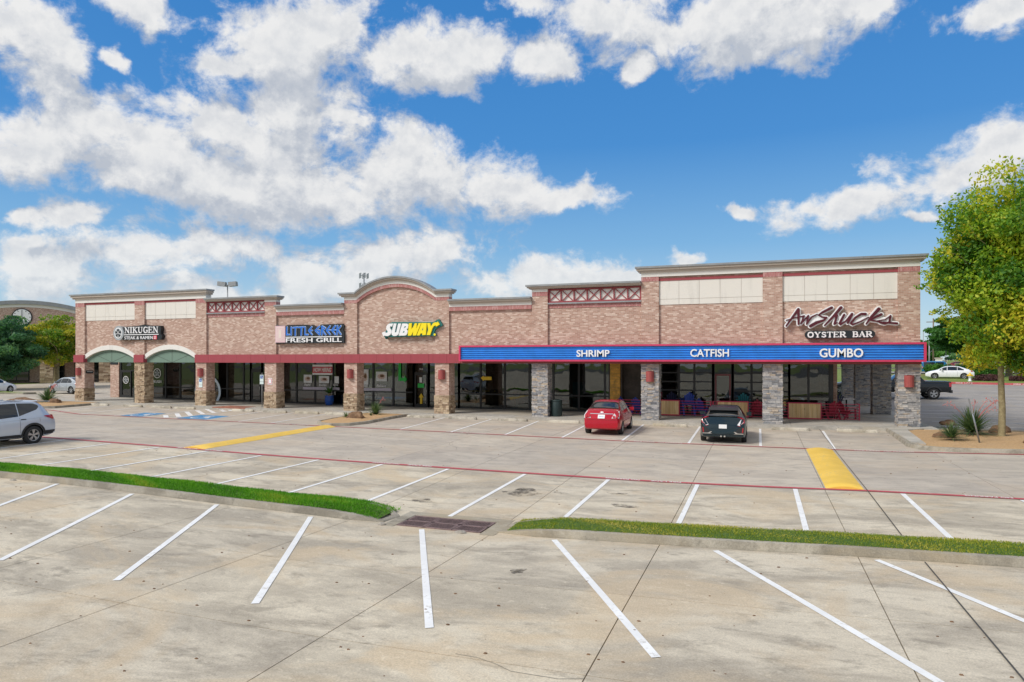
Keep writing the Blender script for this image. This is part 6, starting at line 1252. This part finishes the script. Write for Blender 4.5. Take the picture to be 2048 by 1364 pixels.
def tree(lab, x, y, trunk_h, crown_c, crown_r, m, n_leaf, lsize, clumps, tr=.17, bark='bark', tone=(.1, .9), name='tree', zb=None, group=None, fork=3, twigs=0):
    z = g(x, y) if zb is None else zb; t = thing(name, lab, 'tree', (x, y, z), 0, group); mb = MB(); top = Vector((rnd.uniform(-.1, .1), rnd.uniform(-.1, .1), trunk_h))
    pts = [(0, 0, -.1), (.0, 0, .1), (.02, .01, trunk_h * .35), (top.x * .6, top.y, trunk_h * .7), tuple(top)]; mb.tube(pts, [tr * 1.5, tr * 1.12, tr, tr * .9, tr * .85], 10); C = Vector(crown_c); Rr = crown_r
    cs = []; rs = []; ns = []; ts = []
    for i in range(fork):
        a = 6.283 * i / fork + rnd.random(); e = C + Vector((math.cos(a) * Rr[0] * .45, math.sin(a) * Rr[1] * .45, rnd.uniform(-.1, .45) * Rr[2])); q = limb(mb, top, e, tr * .62, tr * .2)
        for k in range(3): b = C + Vector((math.cos(a + rnd.uniform(-.9, .9)) * Rr[0] * .8, math.sin(a + rnd.uniform(-.9, .9)) * Rr[1] * .8, rnd.uniform(-.5, .75) * Rr[2])); limb(mb, q[2 + k], b, tr * .25, tr * .05)
    for i in range(clumps):
        d = Vector((rnd.gauss(0, 1), rnd.gauss(0, 1), rnd.gauss(0, 1))).normalized(); f = rnd.uniform(.4, .97); c = C + Vector((d.x * Rr[0], d.y * Rr[1], d.z * Rr[2])) * f
        s = rnd.uniform(.14, .27); cs.append(tuple(c)); rs.append((Rr[0] * s, Rr[1] * s, Rr[2] * s * .72)); ns.append(max(8, int(n_leaf / clumps * rnd.uniform(.6, 1.4)))); ts.append(rnd.uniform(*tone))
    tw = MB()
    for i in range(twigs):
        d = Vector((rnd.gauss(0, 1), rnd.gauss(0, 1), rnd.gauss(0, .8))).normalized(); a = C + Vector((d.x * Rr[0], d.y * Rr[1], d.z * Rr[2])) * .85; b = C + Vector((d.x * Rr[0], d.y * Rr[1], d.z * Rr[2] + .3)) * rnd.uniform(1.02, 1.2); limb(tw, a, b, .015, .004, .1, 3)
        for k in range(3): q = a.lerp(b, .4 + .25 * k); cs.append(tuple(q)); rs.append((.22, .22, .14)); ns.append(14); ts.append(rnd.uniform(*tone))
    mb.build('trunk', bark, t)
    if twigs: tw.build('twigs', bark, t)['kind'] = 'stuff'
    V, T = leaf_cloud(cs, rs, ns, lsize, ts); quads('crown', V, m, T, t); return t
tree('tall golden green tree standing in the gravel corner bed', 9.35, 33.4, 3.6, (1.05, .2, 6.9), (3.75, 3.6, 4.25), 'leaf_gold', 120000, .08, 260, .122, 'bark', (.05, .95), fork=5, twigs=46)
tree('dark trunked tree on the lawn at the right edge behind the corner tree', 29.3, 92.0, 3.4, (1.5, 0, 6.6), (5.6, 5, 3.9), 'leaf_green', 16000, .17, 80, .45, 'bark_dark', (.0, .6), fork=4)
tree('slim trunked tree rising behind the maroon shrub', 23.9, 92.5, 3.0, (-1.6, 0, 5.0), (4.4, 4.0, 2.2), 'leaf_green', 14000, .17, 80, .30, 'bark_dark', (.0, .55), fork=4)
tree('pale trunked tree on the lawn right of the corner tree trunk', 27.6, 96.0, 3.6, (0, 0, 6.4), (4.2, 4, 3.2), 'leaf_green', 9000, .17, 60, .33, 'bark', (.2, .9), fork=4)
tree('yellowing tree with a forked trunk at the far lot before the arcade', -75.6, 55.5, 2.3, (.3, 0, 5.2), (4.6, 4.6, 2.9), 'leaf_yellow', 20000, .14, 110, .30, 'bark', (.15, .95), fork=4)
tree('dense dark green rounded tree at the far left', -75.4, 48.0, 1.7, (.5, 0, 4.5), (4.7, 4.4, 3.3), 'leaf_dark', 30000, .14, 120, .28, 'bark_dark', (.05, .95), fork=4)
tree('dark leafy tree beyond the far left edge', -79, 40.5, 1.6, (0, 0, 4.2), (4.2, 4.2, 3.3), 'leaf_dark', 9000, .17, 60, .28, 'bark_dark', (.05, .9), fork=4)
for i, (x, y, h, r, lab) in enumerate(((54, 206, 6.5, 8, 'broad green tree standing on the skyline behind the maroon car'), (38, 204, 7, 7, 'tall green tree on the skyline left of the maroon car'), (66, 210, 7, 9, 'green tree on the skyline behind the monument sign'), (84, 205, 7.5, 9, 'green tree on the skyline right of the monument sign'),
     (30, 212, 8, 5, 'tall bluish tree by the utility poles'), (100, 212, 8, 10, 'green tree at the right end of the skyline'), (46, 220, 8, 8, 'dark tree behind the skyline trees'), (22, 216, 6.5, 7, 'tree on the skyline hidden behind the marquee end'))):
    tree(lab, x, y, h * .25, (0, 0, h * .55), (r, r * .8, h * .48), 'leaf_green' if i % 2 else 'leaf_dark', 5000, .42, 46, .4, 'bark_dark', (.2, .95), name='distant_tree', group='trees along the far street')
for i, (x, y, h, r, lab) in enumerate(((-112, 128, 6.5, 5, 'bright green tree seen through the open corner left of the ramen shop door'), (-104, 138, 6, 5, 'round green tree behind the white van'), (-122, 120, 7, 5, 'green tree beyond the white van on the left'), (-96, 146, 6, 5, 'leafy tree on the slope right of the white van'))):
    tree(lab, x, y, h * .2, (0, 0, h * .55), (r, r * .8, h * .5), 'leaf_hedge', 5000, .28, 50, .3, 'bark_dark', (.1, .9), name='distant_tree', group='trees beyond the open corner')
def shrub(lab, x, y, rx, ry, rz_, m, n, ls, clumps=40, name='shrub', boxy_=False, cat='shrub', zb=None, rot=0):
    t = thing(name, lab, cat, (x, y, g(x, y) if zb is None else zb), rot); cs = []; rs = []
    for i in range(clumps):
        if boxy_: c = (rnd.uniform(-rx, rx) * .93, rnd.uniform(-ry, ry) * .85, rnd.uniform(.25, .85) * rz_); r = (.4, .4, .28)
        else: a = rnd.random() * 6.283; f = math.sqrt(rnd.random()) * .85; c = (rx * f * math.cos(a), ry * f * math.sin(a), rz_ * .72 * math.sqrt(1 - f * f) * rnd.uniform(.4, 1)); r = (rx * .2, ry * .28, rz_ * .22)
        cs.append(c); rs.append(r)
    V, T = leaf_cloud(cs, rs, [n // clumps] * clumps, ls, [rnd.uniform(.1, .9) for _ in cs]); quads('foliage', V, m, T, t); mb = MB()
    for k in range(5): limb(mb, (rnd.uniform(-.3, .3) * rx, 0, -.05), (rnd.uniform(-.7, .7) * rx, rnd.uniform(-.5, .5) * ry, rz_ * .5), .04, .015)
    mb.build('stems', 'bark_dark', t)
shrub('long clipped bright green hedge beside the white sedan', 23.6, 99, 4.2, 1.0, 1.6, 'leaf_hedge', 12000, .10, 120, 'hedge', True, 'hedge', None, R(-12)); shrub('end of the clipped green hedge behind the hydrant', 24.2, 92.2, 1.5, .9, 1.35, 'leaf_hedge', 6000, .10, 60, 'hedge', True, 'hedge')
shrub('low dark maroon shrub behind the yellow topped hydrant', 22.4, 84.4, 1.5, .9, 1.05, 'leaf_maroon', 6000, .08, 50); shrub('low dark maroon shrub right of the corner tree trunk', 25.3, 84.2, 1.2, .9, 1.0, 'leaf_maroon', 5000, .08, 45)
# kerbed lawns beyond the lots, with their red fire lane edge
t = thing('kerbed_lawn', 'kerbed lawn with a red fire lane edge beyond the right hand lot', 'lawn'); pl = [(17.2, 82.2), (24, 80.2), (33, 79.4), (60, 80), (60, 100), (16, 100), (16.2, 86)]
kerb(pl, .3, .16, t, m='paint_red', name='red_kerb'); bed(pl, .1, 'lawn', t, 'turf', mound=.12, step=2)
for xc, yc, txt in ((24.2, 80.15, 'FIRE LANE'), (27.6, 79.85, 'NO PARKING'), (19.6, 81.45, 'FIRE LANE')): text_into(MB(), txt, xc - .8, xc + .8, g(xc, yc) + .03, g(xc, yc) + .12, yc - .14, yc - .1, .01).build('kerb_lettering', 'paint_white', t)
for lab, pl in (('narrow kerbed grass strip in front of the silver hatch sedan', [(-80, 40.6), (-62.2, 42.6), (-61.9, 43.6), (-80, 42.6)]), ('kerbed lawn seen through the open corner left of the ramen shop', [(-86, 70), (-62, 69), (-56, 76), (-60, 80), (-86, 80)]), ('grass bank behind the far lot beyond the white van', [(-135, 112), (-84, 112), (-84, 150), (-135, 150)])):
    t = thing('kerbed_lawn', lab, 'lawn'); kerb(pl, .25, .14, t); bed(pl, .08, 'lawn', t, 'turf', mound=.15, step=2)
# hydrant, monument sign, poles
hx, hy = 20.6, 83.6; t = thing('fire_hydrant', 'yellow topped white fire hydrant by the maroon shrub', 'fire hydrant', (hx, hy, g(hx, hy) + .12)); MB().lathe([(.2, 0), (.2, .06), (.13, .08), (.12, .45), (.17, .48), (.17, .54)], n=14).build('barrel', 'hydrant_white', t)
MB().lathe([(.18, .54), (.2, .6), (.16, .74), (.08, .84), (.05, .92)], n=14).build('bonnet', 'hydrant_yellow', t)
for s in (-1, 1): MB().lathe([(.09, 0), (.1, .1), (.07, .14)] if s > 0 else [(.07, -.14), (.1, -.1), (.09, 0)], (s * .14, 0, .62), 10, 'X').build('outlet', 'hydrant_yellow', t)
t = thing('monument_sign', 'low brick monument sign with a dark red lettered face above the hedge', 'sign', (36.5, 146.4, g(36, 146)), R(-14)); MB().box(-2.6, 2.6, -.3, .3, 0, 1.15).build('base_wall', 'brick', t); MB().box(-2.8, 2.6, -.36, .36, 1.15, 1.3).build('coping', 'kerb_concrete', t); MB().box(2.6, 3.3, -.5, .5, 0, 1.4).build('end_pier', 'brick', t); f = MB().box(-2.2, 2.4, -.34, -.3, .2, 1.1).build('sign_face', 'trim_red', t); text_into(MB(), 'ston', .2, 2.2, .3, .75, -.38, -.34, .03).build('lettering', 'letter_white', f)
def pole(lab, x, y, h, r=.16, m='pole_wood', arm=True):
    t = thing('utility_pole', lab, 'pole', (x, y, g(x, y))); MB().tube([(0, 0, 0), (0, 0, h)], [r, r * .7], 8).build('post', m, t)
    if arm: MB().box(-1.2, 1.2, -.06, .06, h - .8, h - .65).build('cross_arm', m, t)
pole('wooden utility pole left of the corner tree', 32.1, 155.4, 10.2); pole('shorter grey pole left of the wooden utility pole', 39.4, 195, 6.5, .18, 'pole_grey', False); pole('slim dark lamp pole above the blue off-roader', 30.6, 138.8, 4, .07, 'trim_black', False); pole('thin pole beyond the marquee end', 38.5, 197, 9, .12, 'pole_grey', False)
for lab, x, y, w, h in (('pale stone pylon beyond the blue off-roader', 30.6, 144, .95, 2.2), ('short pale pillar right of the stone pylon', 31.6, 144.5, .6, 1.7)): t = thing('stone_pylon', lab, 'pylon', (x, y, g(x, y))); MB().box(-w / 2, w / 2, -.5, .5, 0, h).build('shaft', 'stucco_white', t); MB().box(-w / 2 - .1, w / 2 + .1, -.6, .6, h, h + .2).build('cap', 'stucco_tan', t)
t = thing('distant_building', 'long pale low building beyond the street behind the golden tree', 'building', (82, 176, g(82, 176))); MB().box(-16, 26, 0, 14, 0, 4.6).build('wall', 'stucco_white', t); MB().box(-16.5, 26.5, -.5, 14.5, 4.6, 5.2).build('roof', 'cap_metal', t)
for k in range(9): w = MB().box(-14 + k * 4.4, -11.6 + k * 4.4, -.06, .02, .9, 3.2).build('window', 'frame_black', t); MB().box(-13.9 + k * 4.4, -11.7 + k * 4.4, -.09, -.06, 1.0, 3.1).build('pane', 'car_glass', w)
# parking lot lights and the antenna mast behind the roof
t = thing('lot_light', 'tall twin headed lot light rising behind the lattice parapet', 'lamp post', (-69, 75, g(-60, 58)), R(20)); MB().tube([(0, 0, 0), (0, 0, 13.2)], [.12, .08], 8).build('pole', 'pole_grey', t)
for s in (-1, 1): MB().hexa([(s * .25, -.4, 13.15), (s * 1.3, -.4, 13.25), (s * 1.3, .4, 13.25), (s * .25, .4, 13.15), (s * .2, -.35, 13.75), (s * 1.25, -.35, 13.85), (s * 1.25, .35, 13.85), (s * .2, .35, 13.75)]).build('lamp_head', 'pole_grey', t)
MB().box(-.3, .3, -.08, .08, 13.2, 13.4).build('bracket', 'pole_grey', t)
t = thing('antenna_mast', 'slender mobile phone mast with two rings of panels behind the arched gable', 'mast', (-128, 203, 0)); MB().tube([(0, 0, 0), (0, 0, 33)], [.45, .22], 8).build('pole', 'steel_grey', t)
for z in (32.0, 28.6):
    for k in range(6):
        a = k * math.pi / 3 + .3; MB().box(math.cos(a) * 1.5 - .17, math.cos(a) * 1.5 + .17, math.sin(a) * 1.5 - .1, math.sin(a) * 1.5 + .1, z - .9, z + .9).build('antenna_panel', 'steel_grey', t); MB().bar((0, 0, z), (math.cos(a) * 1.5, math.sin(a) * 1.5, z), .09).build('strut', 'steel_grey', t)
# ------------------------------------------------------------------ neighbouring arcade with the clock gable
t = thing('arcade_building', 'neighbouring brick arcade with a wide arched gable and a round clock', 'building', (-91, 62.8, .25), R(42)); A = t
# local frame: facade along x, front at y=0 towards -y
def arcz(x, hw=9.5, zc=10.9, zs=8.75): h = zc - zs; r = (hw * hw + h * h) / (2 * h); return zc - r + math.sqrt(max(r * r - x * x, 0)) if abs(x) < hw else zs
XS = [-30, -9.5] + [-9.5 + 19 * i / 24 for i in range(1, 24)] + [9.5, 34]
MB().strip(XS, lambda x: 3.6, lambda x: arcz(x) - .9, 0, .4).build('wall', 'brick', A); MB().strip(XS, lambda x: arcz(x) - .9, lambda x: arcz(x) - .5, -.06, .4).build('frieze', 'stucco_white', A); MB().strip(XS, lambda x: arcz(x) - .5, lambda x: arcz(x), -.3, .45).build('cornice', 'cap_metal', A)
MB().box(-30, 34, -.1, .4, 3.1, 3.6).build('fascia', 'stucco_tan', A); MB().box(-30, 34, 3.4, 3.7, 0, 3.1).build('shop_wall', 'brick', A); MB().box(-30, 34, .4, 14, 3.2, 3.6).build('soffit', 'stucco_tan', A)
for x in (-27, -20, -12.5, -5, 2.2, 9, 16, 24, 32): p = MB().box(x - .75, x + .75, -.05, 1.4, 0, 3.1).build('pillar', 'mortar_brown', A); mb = MB(); stones(mb, x - .75, x + .75, -.06, 0, 3.1, 'front', (.12, .24), (.3, .8), .08); o = mb.build('stone_veneer', 'field_stone', p); o['kind'] = 'stuff'
for k in range(15):
    x = -28 + k * 4.1; w = MB().box(x, x + 2.9, 3.28, 3.41, .1, 2.9).build('window', 'frame_black', A)
    for i in range(2):
        for j in range(2): MB().box(x + .1 + i * 1.4, x + 1.4 + i * 1.4, 3.24, 3.28, .2 + j * 1.4, 1.5 + j * 1.4 - .1).build('pane', 'car_glass', w)
ck = MB().prism_xz(disc(-.5, 8.7, 1.15, 1.15, 28), -.14, 0).build('clock', 'trim_black', A); MB().prism_xz(disc(-.5, 8.7, 1.02, 1.02, 28), -.17, -.14).build('clock_face', 'letter_white', ck); hd = MB(); stroke(hd, [(-.5, 8.7), (-.5, 9.5)], [.07, .05], -.2, -.17); stroke(hd, [(-.5, 8.7), (-.05, 8.5)], [.09, .07], -.2, -.17)
for k in range(12): a = k * math.pi / 6; stroke(hd, [(-.5 + .82 * math.cos(a), 8.7 + .82 * math.sin(a)), (-.5 + .95 * math.cos(a), 8.7 + .95 * math.sin(a))], [.06, .06], -.19, -.17)
hd.build('clock_hands', 'trim_black', ck)
